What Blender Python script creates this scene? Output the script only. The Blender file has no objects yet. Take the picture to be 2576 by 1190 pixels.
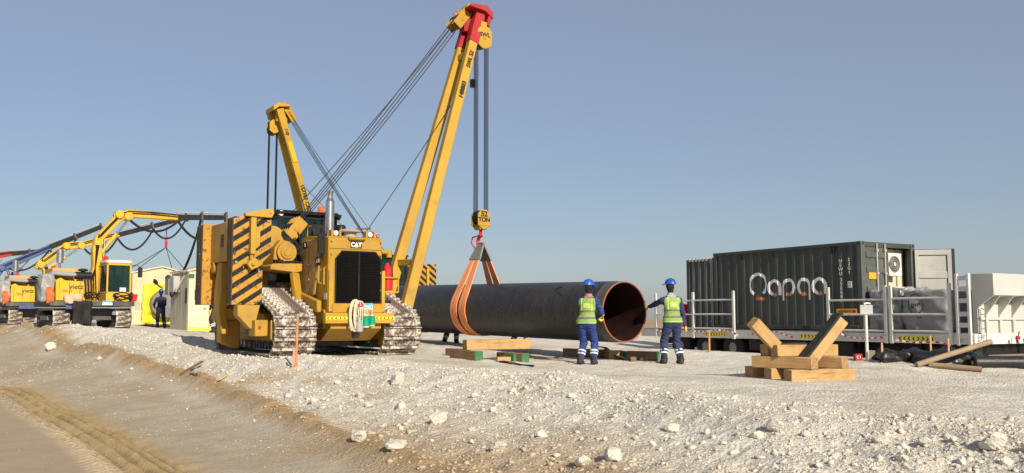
import bpy, bmesh, math, random
import numpy as np
from mathutils import Vector, Matrix, Euler

random.seed(7)
rng = np.random.default_rng(11)
SC = bpy.context.scene
COL = SC.collection
R = math.radians

# ------------------------------------------------------------------ camera, sky, sun, exposure
FPX = 2300.0            # focal length in units of a 2576 px wide picture
TILT = math.atan(205 / FPX)
EYE = 1.05              # eye above the working pad; the camera stands on a lower haul road
cam = bpy.data.cameras.new('camera')
cam.sensor_width = 36
cam.lens = 36 * FPX / 2576
cam.clip_start = 0.1
cam.clip_end = 9000
camo = bpy.data.objects.new('camera', cam)
camo.location = (0, 0, EYE)
camo.rotation_euler = (math.pi / 2 + TILT, 0, 0)
COL.objects.link(camo)
SC.camera = camo

SUN_EL = R(28)
SUN_AZ = R(152)          # clockwise from +Y: behind the camera, to the right
world = bpy.data.worlds.new('World')
SC.world = world
world.use_nodes = True
wn = world.node_tree
for n in list(wn.nodes):
    wn.nodes.remove(n)
sky = wn.nodes.new('ShaderNodeTexSky')
sky.sky_type = 'NISHITA'
sky.sun_disc = False
sky.sun_elevation = SUN_EL
sky.sun_rotation = SUN_AZ
sky.altitude = 0
sky.air_density = 1.0
sky.dust_density = 1.0
sky.ozone_density = 4.5
hsv = wn.nodes.new('ShaderNodeHueSaturation')
hsv.inputs['Saturation'].default_value = 1.12
hsv.inputs['Hue'].default_value = 0.5
bg = wn.nodes.new('ShaderNodeBackground')
bg.inputs['Strength'].default_value = 0.083
wo = wn.nodes.new('ShaderNodeOutputWorld')
wn.links.new(sky.outputs[0], hsv.inputs['Color'])
hz = wn.nodes.new('ShaderNodeMix'); hz.data_type = 'RGBA'     # dusty desert air: the clear sky veiled evenly by pale haze
hz.inputs[0].default_value = 0.5
hz.inputs[7].default_value = (3.75, 3.68, 3.9, 1)
wn.links.new(hsv.outputs[0], hz.inputs[6])
wn.links.new(hz.outputs[2], bg.inputs['Color'])
wn.links.new(bg.outputs[0], wo.inputs['Surface'])

sun = bpy.data.lights.new('sun', 'SUN')
sun.energy = 4.3
sun.angle = R(0.9)
sun.color = (1.0, 0.9, 0.73)
suno = bpy.data.objects.new('sun', sun)
sd = Vector((math.sin(SUN_AZ) * math.cos(SUN_EL), math.cos(SUN_AZ) * math.cos(SUN_EL), math.sin(SUN_EL)))
suno.rotation_euler = (-sd).to_track_quat('-Z', 'Y').to_euler()
suno.location = sd * 60
COL.objects.link(suno)

SC.view_settings.view_transform = 'Standard'
SC.view_settings.look = 'None'
SC.view_settings.exposure = 0.47
SC.view_settings.gamma = 1

# ------------------------------------------------------------------ mesh helpers
class MB:
    """collects shapes; build() links them as ONE mesh object"""
    def __init__(s):
        s.v = []; s.f = []; s.m = []; s.mi = 0
    def add(s, vs, fs):
        o = len(s.v)
        s.v += [tuple(p) for p in vs]
        s.f += [tuple(i + o for i in f) for f in fs]
        s.m += [s.mi] * len(fs)
        return s
    def box(s, x0, x1, y0, y1, z0, z1):
        v = [(x, y, z) for z in (z0, z1) for y in (y0, y1) for x in (x0, x1)]
        return s.add(v, [(0, 2, 3, 1), (4, 5, 7, 6), (0, 1, 5, 4), (2, 6, 7, 3), (0, 4, 6, 2), (1, 3, 7, 5)])
    def obox(s, M, sx, sy, sz):
        v = [M @ Vector((x * sx / 2, y * sy / 2, z * sz / 2)) for z in (-1, 1) for y in (-1, 1) for x in (-1, 1)]
        return s.add(v, [(0, 2, 3, 1), (4, 5, 7, 6), (0, 1, 5, 4), (2, 6, 7, 3), (0, 4, 6, 2), (1, 3, 7, 5)])
    def beam(s, p, q, w, h, w2=None, h2=None, up=(0, 0, 1)):
        p = Vector(p); q = Vector(q); d = (q - p).normalized(); u = Vector(up)
        if abs(d.dot(u)) > .98: u = Vector((0, 1, 0))
        sd_ = d.cross(u).normalized(); un = sd_.cross(d).normalized()
        w2 = w if w2 is None else w2; h2 = h if h2 is None else h2
        v = []
        for c, a, b in ((p, w, h), (q, w2, h2)):
            for i, j in ((-1, -1), (1, -1), (1, 1), (-1, 1)):
                v.append(c + sd_ * i * a / 2 + un * j * b / 2)
        return s.add(v, [(3, 2, 1, 0), (4, 5, 6, 7), (0, 1, 5, 4), (1, 2, 6, 5), (2, 3, 7, 6), (3, 0, 4, 7)])
    def cyl(s, p, q, r, r2=None, n=14, caps=True):
        p = Vector(p); q = Vector(q); d = (q - p).normalized()
        a = d.orthogonal().normalized(); b = d.cross(a)
        r2 = r if r2 is None else r2
        v = []
        for c, rr in ((p, r), (q, r2)):
            for i in range(n):
                t = 2 * math.pi * i / n
                v.append(c + (a * math.cos(t) + b * math.sin(t)) * rr)
        f = [(i, (i + 1) % n, n + (i + 1) % n, n + i) for i in range(n)]
        if caps:
            f += [tuple(range(n - 1, -1, -1)), tuple(range(n, 2 * n))]
        return s.add(v, f)
    def tube(s, pts, r, n=6, closed=False):
        pts = [Vector(p) for p in pts]; k = len(pts); v = []
        prev = None
        for i in range(k):
            if closed:
                t = pts[(i + 1) % k] - pts[i - 1]
            else:
                t = pts[min(i + 1, k - 1)] - pts[max(i - 1, 0)]
            t.normalize()
            if prev is None: a = t.orthogonal().normalized()
            else:
                a = prev - t * prev.dot(t)
                a = a.normalized() if a.length > 1e-6 else t.orthogonal().normalized()
            prev = a; b = t.cross(a)
            for j in range(n):
                w = 2 * math.pi * j / n
                v.append(pts[i] + (a * math.cos(w) + b * math.sin(w)) * r)
        f = []
        for i in range(k if closed else k - 1):
            for j in range(n):
                i2 = (i + 1) % k
                f.append((i * n + j, i * n + (j + 1) % n, i2 * n + (j + 1) % n, i2 * n + j))
        if not closed:
            f += [tuple(range(n - 1, -1, -1)), tuple(range((k - 1) * n, k * n))]
        return s.add(v, f)
    def prism(s, poly, ax, a, b):
        """polygon extruded along axis ax: 0 -> poly is (y,z), 1 -> (x,z), 2 -> (x,y)"""
        n = len(poly)
        def mk(p, c):
            return ((c, p[0], p[1]), (p[0], c, p[1]), (p[0], p[1], c))[ax]
        v = [mk(p, a) for p in poly] + [mk(p, b) for p in poly]
        f = [(i, (i + 1) % n, n + (i + 1) % n, n + i) for i in range(n)]
        f += [tuple(range(n - 1, -1, -1)), tuple(range(n, 2 * n))]
        return s.add(v, f)
    def lathe(s, prof, p, q, n=18):
        """prof: (t along p->q in metres, radius)"""
        p = Vector(p); d = (Vector(q) - p).normalized(); a = d.orthogonal().normalized(); b = d.cross(a)
        v = []
        for t, r in prof:
            for i in range(n):
                w = 2 * math.pi * i / n
                v.append(p + d * t + (a * math.cos(w) + b * math.sin(w)) * r)
        k = len(prof); f = []
        for j in range(k - 1):
            for i in range(n):
                f.append((j * n + i, j * n + (i + 1) % n, (j + 1) * n + (i + 1) % n, (j + 1) * n + i))
        f += [tuple(range(n - 1, -1, -1)), tuple(range((k - 1) * n, k * n))]
        return s.add(v, f)
    def strip(s, pts, wv, th):
        """ribbon of width vectors wv and thickness th along pts"""
        pts = [Vector(p) for p in pts]; k = len(pts); v = []
        for i in range(k):
            t = (pts[min(i + 1, k - 1)] - pts[max(i - 1, 0)]).normalized()
            w = Vector(wv[i]) if isinstance(wv, list) else Vector(wv)
            nn = t.cross(w).normalized() * th / 2
            v += [pts[i] - w / 2 - nn, pts[i] + w / 2 - nn, pts[i] + w / 2 + nn, pts[i] - w / 2 + nn]
        f = []
        for i in range(k - 1):
            for j in range(4):
                f.append((4 * i + j, 4 * i + (j + 1) % 4, 4 * i + 4 + (j + 1) % 4, 4 * i + 4 + j))
        f += [(3, 2, 1, 0), tuple(range(4 * k - 4, 4 * k))]
        return s.add(v, f)
    def mesh(s, name, smooth=35):
        me = bpy.data.meshes.new(name)
        me.from_pydata(s.v, [], s.f)
        bm = bmesh.new(); bm.from_mesh(me)
        bmesh.ops.recalc_face_normals(bm, faces=bm.faces)
        bm.to_mesh(me); bm.free()
        if any(s.m):
            me.polygons.foreach_set('material_index', s.m)
        if smooth:
            me.polygons.foreach_set('use_smooth', [True] * len(s.f))
            me.set_sharp_from_angle(angle=R(smooth))
        return me
    def build(s, name, mat, parent=None, bev=0, smooth=35, **k):
        return mkobj(name, s.mesh(name, smooth), mat, parent, bev, **k)

def mkobj(name, me, mat, parent=None, bev=0, loc=None, rz=None):
    for m in (mat if isinstance(mat, (list, tuple)) else [mat]):
        if len(me.materials) < (len(mat) if isinstance(mat, (list, tuple)) else 1):
            me.materials.append(m)
    o = bpy.data.objects.new(name, me)
    COL.objects.link(o)
    if parent is not None: o.parent = parent
    if loc is not None: o.location = loc
    if rz is not None: o.rotation_euler = (0, 0, rz)
    if bev:
        b = o.modifiers.new('bevel', 'BEVEL'); b.width = bev; b.segments = 1; b.limit_method = 'ANGLE'; b.angle_limit = R(40)
    return o

def tag(o, label, cat, group=None):
    o['label'] = label; o['category'] = cat
    if group: o['group'] = group
    return o
def thing(name, label, cat, loc=(0, 0, 0), rz=0.0, group=None):
    o = bpy.data.objects.new(name, None)
    o.empty_display_size = .2
    COL.objects.link(o); o.location = loc; o.rotation_euler = (0, 0, rz)
    return tag(o, label, cat, group)
def struct(o, kind='structure'):
    o['kind'] = kind; return o

FONT = None
def text_mesh(body, size, ext=.002, bold=0.0, align='CENTER', sx=1.0):
    c = bpy.data.curves.new('txt', 'FONT')
    c.body = body; c.size = size; c.extrude = ext; c.align_x = align; c.align_y = 'CENTER'; c.offset = bold
    c.resolution_u = 3
    o = bpy.data.objects.new('txt', c)
    COL.objects.link(o)
    dg = bpy.context.evaluated_depsgraph_get(); dg.update()
    me = bpy.data.meshes.new_from_object(o.evaluated_get(dg))
    bpy.data.objects.remove(o); bpy.data.curves.remove(c)
    if sx != 1.0:
        for v in me.vertices: v.co.x *= sx
    return me
def text(name, body, size, mat, parent, origin, xdir, ydir, ext=.002, bold=0.0, align='CENTER', sx=1.0):
    """flat lettering: reading direction xdir, up direction ydir (parent space)"""
    me = text_mesh(body, size, ext, bold, align, sx)
    x = Vector(xdir).normalized(); y = Vector(ydir); y = (y - x * y.dot(x)).normalized(); z = x.cross(y)
    M = Matrix(((x.x, y.x, z.x, origin[0]), (x.y, y.y, z.y, origin[1]), (x.z, y.z, z.z, origin[2]), (0, 0, 0, 1)))
    me.transform(M)
    me.materials.clear(); me.materials.append(mat)
    o = bpy.data.objects.new(name, me); COL.objects.link(o)
    if parent is not None: o.parent = parent
    return o

def sag(p, q, drop, n=10):
    p = Vector(p); q = Vector(q)
    return [p.lerp(q, i / n) + Vector((0, 0, -drop * 4 * (i / n) * (1 - i / n))) for i in range(n + 1)]

# ------------------------------------------------------------------ materials
MATS = {}
def nmat(name):
    m = bpy.data.materials.new(name); m.use_nodes = True
    nt = m.node_tree; b = nt.nodes['Principled BSDF']
    return m, nt, b
def mixrgb(nt, fac, a, b, mode='MIX'):
    n = nt.nodes.new('ShaderNodeMix'); n.data_type = 'RGBA'; n.blend_type = mode
    for sock, val in ((n.inputs[0], fac), (n.inputs[6], a), (n.inputs[7], b)):
        if hasattr(val, 'is_output'): nt.links.new(val, sock)
        else: sock.default_value = val if not isinstance(val, tuple) else (*val[:3], 1)
    return n.outputs[2]
def ramp(nt, src, p0, p1, c0=0.0, c1=1.0):
    n = nt.nodes.new('ShaderNodeMapRange'); n.clamp = True
    nt.links.new(src, n.inputs[0])
    for i, v in zip((1, 2, 3, 4), (p0, p1, c0, c1)): n.inputs[i].default_value = v
    return n.outputs[0]
def noise(nt, scale, detail=4, vec=None, rough=.6, stretch=None, obj=True):
    tc = nt.nodes.new('ShaderNodeTexCoord')
    src = tc.outputs['Object'] if obj else tc.outputs['Generated']
    if stretch:
        mp = nt.nodes.new('ShaderNodeMapping'); mp.inputs['Scale'].default_value = stretch
        nt.links.new(src, mp.inputs['Vector']); src = mp.outputs[0]
    n = nt.nodes.new('ShaderNodeTexNoise'); n.inputs['Scale'].default_value = scale
    n.inputs['Detail'].default_value = detail; n.inputs['Roughness'].default_value = rough
    nt.links.new(src, n.inputs['Vector'])
    return n.outputs['Fac']
def bump(nt, b, h, strength=.3, dist=.02):
    n = nt.nodes.new('ShaderNodeBump'); n.inputs['Strength'].default_value = strength; n.inputs['Distance'].default_value = dist
    nt.links.new(h, n.inputs['Height']); nt.links.new(n.outputs[0], b.inputs['Normal'])
def paint(name, col, rough=.5, dirt=(.32, .25, .16), amt=.35, scale=1.6, chips=None, metallic=0.0, bmp=.05, streak=True, spec=.4):
    """painted / worn surface: base colour, a dust film in patches and drips, optional chips"""
    m, nt, b = nmat(name)
    n1 = noise(nt, scale, 6)
    n2 = noise(nt, scale * 5, 4, stretch=(1, 1, .18) if streak else None)
    f = nt.nodes.new('ShaderNodeMath'); f.operation = 'MULTIPLY'
    nt.links.new(ramp(nt, n1, .38, .68), f.inputs[0]); nt.links.new(ramp(nt, n2, .3, .7), f.inputs[1])
    g = nt.nodes.new('ShaderNodeMath'); g.operation = 'MULTIPLY'; g.inputs[1].default_value = amt
    nt.links.new(f.outputs[0], g.inputs[0])
    n3 = noise(nt, scale * .7, 3)
    c0 = mixrgb(nt, ramp(nt, n3, .35, .65), tuple(x * .86 for x in col), tuple(min(1, x * 1.1) for x in col))
    c = mixrgb(nt, g.outputs[0], c0, dirt)
    n5 = noise(nt, scale * 2.3, 7, rough=.72)          # greasy smudges
    c = mixrgb(nt, ramp(nt, n5, .56, .74, 0, min(1, amt * .8)), c, tuple(x * .42 for x in dirt))
    b.inputs['Specular IOR Level'].default_value = spec
    if chips:
        n4 = noise(nt, 9, 5, rough=.75)
        c = mixrgb(nt, ramp(nt, n4, chips[1], chips[1] + .03), c, chips[0])
    nt.links.new(c, b.inputs['Base Color'])
    r = nt.nodes.new('ShaderNodeMath'); r.operation = 'ADD'; r.inputs[1].default_value = rough
    nt.links.new(ramp(nt, f.outputs[0], 0, 1, 0, .3), r.inputs[0])
    nt.links.new(r.outputs[0], b.inputs['Roughness'])
    b.inputs['Metallic'].default_value = metallic
    if bmp: bump(nt, b, noise(nt, 40, 3), bmp, .01)
    MATS[name] = m
    return m
def plain(name, col, rough=.5, metallic=0.0, em=0.0):
    m, nt, b = nmat(name)
    b.inputs['Base Color'].default_value = (*col, 1); b.inputs['Roughness'].default_value = rough
    b.inputs['Metallic'].default_value = metallic
    c = mixrgb(nt, ramp(nt, noise(nt, 6, 4), .35, .65), tuple(x * .85 for x in col), tuple(min(1, x * 1.1) for x in col))
    nt.links.new(c, b.inputs['Base Color'])
    MATS[name] = m
    return m

YEL = paint('cat_yellow', (.43, .232, .011), .5, (.27, .18, .085), .7, 1.3, chips=((.13, .065, .03), .655))
YEL2 = paint('boom_yellow', (.455, .262, .014), .52, (.3, .2, .09), .6, .8, chips=((.1, .055, .03), .67))
YELR = paint('rusty_yellow', (.43, .222, .012), .6, (.3, .2, .1), .5, 1.2, chips=((.15, .05, .022), .565))
BRIGHT = paint('bright_yellow', (.66, .37, .012), .4, (.42, .32, .18), .35, 1.5, chips=((.2, .12, .06), .74))
BRN = paint('laminated_brown', (.26, .165, .09), .8, (.3, .22, .14), .6, 2.5, chips=((.1, .05, .03), .62))
BLK = paint('black_paint', (.009, .009, .01), .4, (.12, .1, .08), .15, 2.0, spec=.25)
BLKD = paint('black_stripe', (.012, .012, .014), .6, (.2, .16, .1), .2, 3.0, chips=((.34, .25, .13), .62), spec=.15)
RUB = paint('rubber_black', (.013, .013, .014), .65, (.1, .085, .07), .25, 3, spec=.25)
RED = paint('red_paint', (.36, .008, .014), .5, (.22, .1, .08), .4, 2)
REDB = plain('red_bright', (.62, .02, .025), .35)
BLUE = paint('blue_paint', (.03, .07, .24), .5, (.3, .26, .2), .45, 1.5)
DARKF = paint('dark_frame', (.05, .05, .055), .6, (.3, .25, .18), .5, 2)
STEEL = plain('bright_steel', (.62, .6, .57), .25, 1.0)
STEELD = paint('dull_steel', (.25, .24, .23), .5, (.3, .26, .2), .4, 3, metallic=.6)
WIRE = plain('wire_rope', (.012, .012, .014), .7)
GREY = paint('grey_case', (.33, .33, .33), .55, (.4, .34, .26), .4, 2)
WHITE = paint('white_paint', (.62, .615, .58), .5, (.38, .32, .23), .45, 1.2)
WHITEB = plain('white_print', (.85, .85, .84), .5)
BLKP = plain('black_print', (.012, .012, .014), .55)
TEALP = plain('teal_print', (.04, .38, .42), .5)
YELP = plain('yellow_reflective', (.85, .75, .02), .35)
ORNG = plain('orange_lens', (.9, .13, .02), .2)
REDL = plain('red_lens', (.6, .02, .03), .25)
GREEN = plain('green_plastic', (.0, .28, .16), .4)
m, nt, b = nmat('cab_glass')
b.inputs['Base Color'].default_value = (.03, .075, .075, 1); b.inputs['Roughness'].default_value = .06
b.inputs['Transmission Weight'].default_value = .55; b.inputs['IOR'].default_value = 1.15; b.inputs['Alpha'].default_value = .65
GLASS = m
m, nt, b = nmat('track_dust')
n1 = noise(nt, 7, 6, rough=.7); n2 = noise(nt, 26, 4)
cc = mixrgb(nt, ramp(nt, n1, .42, .6), (.16, .1, .075), (.55, .5, .43))
cc = mixrgb(nt, ramp(nt, n2, .55, .65), cc, (.07, .05, .042))
nt.links.new(cc, b.inputs['Base Color']); b.inputs['Roughness'].default_value = .8
bump(nt, b, n2, .5, .02)
SHOE = m
m, nt, b = nmat('track_shoe_chalky')
n1 = noise(nt, 6, 6, rough=.75); n2 = noise(nt, 22, 5)
cc = mixrgb(nt, ramp(nt, n1, .46, .58), (.105, .068, .05), (.55, .5, .43))
cc = mixrgb(nt, ramp(nt, n2, .52, .62), cc, (.05, .035, .03))
nt.links.new(cc, b.inputs['Base Color']); b.inputs['Roughness'].default_value = .75
bump(nt, b, n2, .5, .02)
SHOE2 = m
# ------------------------------------------------------------------ terrain
def unproj(u, v, z):
    a = (u - 1288) / FPX; b_ = (595 - v) / FPX
    c, s = math.cos(TILT), math.sin(TILT)
    k = (z - EYE) / (s + b_ * c)
    return (a * k, (c - b_ * s) * k, z)

CREST = [unproj(*p) for p in [(2576, 1114, 0), (2376, 1088, .0), (2164, 1075, .0), (1919, 1055, 0), (1739, 1030, 0), (1500, 985, .02), (1288, 953, .04),
                              (966, 927, .1), (708, 899, .2), (560, 876, .3), (450, 862, .4), (330, 850, .47), (200, 838, .55), (60, 826, .62)]]
CREST = [(9.5, 3.2, -.02), (6.2, 5.6, -.02)] + CREST + [(-40, 66, .7), (-80, 110, .8)]
RIDGE = [unproj(*p) for p in [(1180, 1230, -.52), (1030, 1180, -.5), (876, 1117, -.46), (708, 1056, -.42), (547, 985, -.3), (386, 934, -.12), (160, 882, .05), (0, 848, .2)]]
RIDGE = [(1.6, 5.2, -.5), (.4, 6.8, -.5)] + RIDGE + [(-45, 68, .35), (-85, 108, .5)]
TRACK = [unproj(*p) for p in [(425, 1190, -.55), (262, 1090, -.54), (118, 1020, -.5), (0, 972, -.46)]]
_a, _b = TRACK[0], TRACK[2]
TRACK = [(_a[0] * 3 - _b[0] * 2, _a[1] * 3 - _b[1] * 2, -.56), (_a[0] * 1.7 - _b[0] * .7, _a[1] * 1.7 - _b[1] * .7, -.56)] + TRACK + [(-13, 19, -.3), (-20, 28, -.1), (-40, 50, .1)]

ctrl = []
ctrl += CREST
ctrl += [(x, y, z) for x, y, z in RIDGE]
ctrl += [(x, y, z - .04) for x, y, z in TRACK]
ctrl += [(-9, 6, -.56), (-14, 14, -.45), (-4, 3, -.58), (-30, 34, 0.0), (-60, 60, .2), (1.5, 3, -.5), (-20, 20, -.2), (-50, 30, -.1), (6, 1, -.5), (14, -3, -.5)]
# working pad
ctrl += [(3, 18, 0), (2.4, 20.3, 0), (4.3, 20.3, 0), (5, 15, 0), (8, 13, -.02), (9, 18, -.02), (12, 15, -.05), (8, 9.5, -.02), (13, 8, -.05),
         (-4.86, 20.6, .19), (-2.6, 21.9, .17), (-4.8, 22.7, .19), (-6, 24, .24), (-1.7, 25.6, .27), (.5, 23, .12), (-4, 30, .35), (-5.5, 40, .45), (-3, 36, .38),
         (-9.7, 37.5, .48), (-13.2, 39.6, .47), (-17.6, 46.5, .56), (-15.6, 34, .66), (-21.7, 42, .74), (-27.8, 50, .8), (-10, 28, .42), (-14, 60, .6), (-34, 60, .85),
         (4.5, 26, .18), (6, 24.6, .15), (7.5, 23.4, .08), (9, 22.6, .03), (2.5, 28.5, .2), (10.6, 21.2, -.0), (13.5, 18, -.08), (17, 15, -.2),
         (8.3, 27.2, -.35), (11, 25.2, -.42), (6, 30, -.25), (13, 24, -.5), (12, 30, -.55), (18, 24, -.55), (16, 40, -.5), (6, 45, 0.0), (0, 60, .3), (30, 30, -.6), (25, 60, -.4), (40, 90, -.2),
         (0, 120, .4), (-60, 140, .7), (80, 140, .1), (150, 300, .3), (-150, 300, .6), (0, 300, .4)]
CT = np.array(ctrl, float)
def warp(x, y):
    """plan coordinates compressed with distance, so that near relief is not blurred by far points"""
    r = np.sqrt(x * x + y * y) + 1e-6
    k = np.log1p(r / 6.0) * 6.0 / r
    return x * k, y * k
_cx, _cy = warp(CT[:, 0], CT[:, 1])
def _phi(d): return np.sqrt(d * d + .35 ** 2)
_D = np.hypot(_cx[:, None] - _cx[None], _cy[:, None] - _cy[None])
_zm = CT[:, 2].mean()
_W = np.linalg.solve(_phi(_D) + np.eye(len(CT)) * -.02, CT[:, 2] - _zm)
def base_h(x, y):
    px, py = warp(x, y)
    out = np.zeros_like(px)
    for i in range(len(CT)):
        out += _W[i] * _phi(np.hypot(px - _cx[i], py - _cy[i]))
    out += _zm
    far = np.clip((np.hypot(x, y) - 200) / 300, 0, 1)
    return out * (1 - far) + .45 * far
def hash2(ix, iy, seed):
    h = (ix.astype(np.int64) * 374761393 + iy.astype(np.int64) * 668265263 + seed * 1442695041) & 0x7fffffff
    h = ((h ^ (h >> 13)) * 1274126177) & 0x7fffffff
    return ((h ^ (h >> 16)) & 0xffff) / 65535.0
def vnoise(x, y, seed=0):
    ix = np.floor(x); iy = np.floor(y); fx = x - ix; fy = y - iy
    fx = fx * fx * (3 - 2 * fx); fy = fy * fy * (3 - 2 * fy)
    a = hash2(ix, iy, seed); b_ = hash2(ix + 1, iy, seed); c = hash2(ix, iy + 1, seed); d = hash2(ix + 1, iy + 1, seed)
    return (a * (1 - fx) + b_ * fx) * (1 - fy) + (c * (1 - fx) + d * fx) * fy - .5
def fbm(x, y, f, o=4, seed=0):
    s = 0; a = 1
    for i in range(o):
        s = s + a * vnoise(x * f, y * f, seed + i); f *= 2.03; a *= .5
    return s
def seg_dist(x, y, pl):
    """distance to polyline, arc length, side (>0 to the right of travel)"""
    best = np.full(x.shape, 1e9); side = np.zeros_like(best); arc = np.zeros_like(best); acc = 0
    for (ax, ay, _), (bx, by, _) in zip(pl[:-1], pl[1:]):
        dx, dy = bx - ax, by - ay; L = math.hypot(dx, dy)
        t = np.clip(((x - ax) * dx + (y - ay) * dy) / (L * L), 0, 1)
        qx = ax + t * dx - x; qy = ay + t * dy - y
        d = np.hypot(qx, qy); k = d < best
        best = np.where(k, d, best)
        side = np.where(k, ((x - ax) * dy - (y - ay) * dx), side)
        arc = np.where(k, acc + t * L, arc); acc += L
    return best, arc, side
def smooth(a, b_, x):
    t = np.clip((x - a) / (b_ - a), 0, 1); return t * t * (3 - 2 * t)
def spl(pl, n=6):
    """Catmull-Rom refinement of a polyline"""
    out = []
    for i in range(len(pl) - 1):
        p0 = np.array(pl[max(i - 1, 0)]); p1 = np.array(pl[i]); p2 = np.array(pl[i + 1]); p3 = np.array(pl[min(i + 2, len(pl) - 1)])
        for k in range(n):
            t = k / n
            out.append(tuple(.5 * (2 * p1 + (p2 - p0) * t + (2 * p0 - 5 * p1 + 4 * p2 - p3) * t * t + (3 * p1 - p0 - 3 * p2 + p3) * t ** 3)))
    return out + [tuple(pl[-1])]
CR = spl(CREST, 4); RI = spl(RIDGE, 4); TR = spl(TRACK, 4)
def zones(x, y):
    dc, ac, sc_ = seg_dist(x, y, CR)
    dr, ar, sr = seg_dist(x, y, RI)
    dt, at_, st = seg_dist(x, y, TR)
    # polylines run from the near right to the far left; the pad is on their right-hand (far) side
    pad = np.where(sc_ > 0, dc, -dc)
    road = np.where(sr > 0, -dr, dr)        # >0 on the haul road side of the sand ridge
    trk = np.where(st > 0, dt, -dt)
    return pad, road, trk, dr, dt, ac, ar, at_
def height(x, y):
    x = np.asarray(x, float); y = np.asarray(y, float)
    h = base_h(x, y)
    pad, road, trk, dr, dt, ac, ar, at_ = zones(x, y)
    near = 1 - smooth(30, 60, np.hypot(x, y))
    slope = smooth(-.1, .5, -pad) * smooth(.3, -.6, road)
    rim = np.exp(-(pad / .8) ** 2)
    h = h + rim * (.10 + .16 * fbm(x, y, .9, 3, 5) + smooth(-2, -7, x) * (.09 + .1 * fbm(x, y, 2.2, 3, 6))) * near
    h = h + slope * (.10 * fbm(x, y, 1.1, 4, 9) + .05 * fbm(x, y, 5, 2, 19)) * near
    bl = np.exp(-(dr / .27) ** 2)
    h = h + bl * (.17 + .14 * fbm(x, y, 1.5, 4, 21)) * near * smooth(-.5, .5, fbm(x, y, .18, 2, 33) + .45)
    roadm = smooth(.2, .8, road)
    h = h + roadm * .018 * fbm(x, y, 2.0, 3, 41)
    # tyre ruts: a band of crests and grooves with tread marks
    env = np.exp(-(dt / .38) ** 4)
    gro = .03 * np.cos(trk * 11) + .022 * np.cos(trk * 40 + 1.3)
    tread = .035 * np.clip(2.5 * np.sin(at_ * 34 + trk * 9 + 3 * fbm(x, y, .8, 2, 57)) + 1.6 * fbm(x, y, 4, 2, 58), -1, 1) * np.exp(-((trk + .47) / .12) ** 2)
    h = h + (env * (gro + .02 * fbm(x, y, 3, 3, 55)) + tread) * roadm * near
    # old wheel lines and fine unevenness on the pad
    padm = smooth(.2, 1.5, pad)
    w = x * .62 + y * .785
    h = h + padm * near * (.05 * fbm(x, y, .8, 4, 61) + .018 * np.cos(w * 4.1 + 1.5 * fbm(x, y, .25, 2, 71)) )
    h = h + (1 - near) * .12 * fbm(x, y, .12, 3, 81)
    # finer crumble
    h = h + (.012 * fbm(x, y, 9, 2, 91)) * near * (1 - roadm * .7)
    return h
FLATS = [(-4.833, 22.7, R(33), 2.0, 2.6, .175), (-6.45, 42.3, R(33), 2.0, 2.6, .40), (-16.42, 35.2, R(37), 1.5, 1.7, .66), (-22.42, 43.2, R(37), 1.5, 1.7, .75), (-28.42, 51.2, R(37), 1.5, 1.7, .81), (-34.42, 59.2, R(37), 1.5, 1.7, .85), (5.0, 15.9, R(20), 1.0, 1.0, .0)]
def height(x, y, _raw=height):
    h = _raw(x, y); x = np.asarray(x, float); y = np.asarray(y, float)
    for cx, cy, a, hx, hy, z in FLATS:               # levelled where machines and the crib stand
        c, s = math.cos(a), math.sin(a); dx, dy = x - cx, y - cy
        d = np.maximum(np.abs(c * dx + s * dy) - hx, np.abs(-s * dx + c * dy) - hy)
        k = smooth(.9, .05, d); h = h * (1 - k) + (z + .25 * (h - z) * smooth(-.3, .3, d)) * k
    return h
def H(x, y): return float(height(np.array([x]), np.array([y]))[0])

def onG(u, v, z=0.0):
    """where the sight line through a picture point first meets the ground"""
    a = (u - 1288) / FPX; b_ = (595 - v) / FPX; c, s = math.cos(TILT), math.sin(TILT)
    Y = np.geomspace(5, 90, 1500); k = Y / (c - b_ * s)
    hh = height(a * k, Y); rz = EYE + (s + b_ * c) * k
    i = int(np.argmax(hh >= rz)); i = i if hh[i] >= rz[i] else 1499
    return Vector((a * k[i], Y[i], hh[i]))

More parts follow.
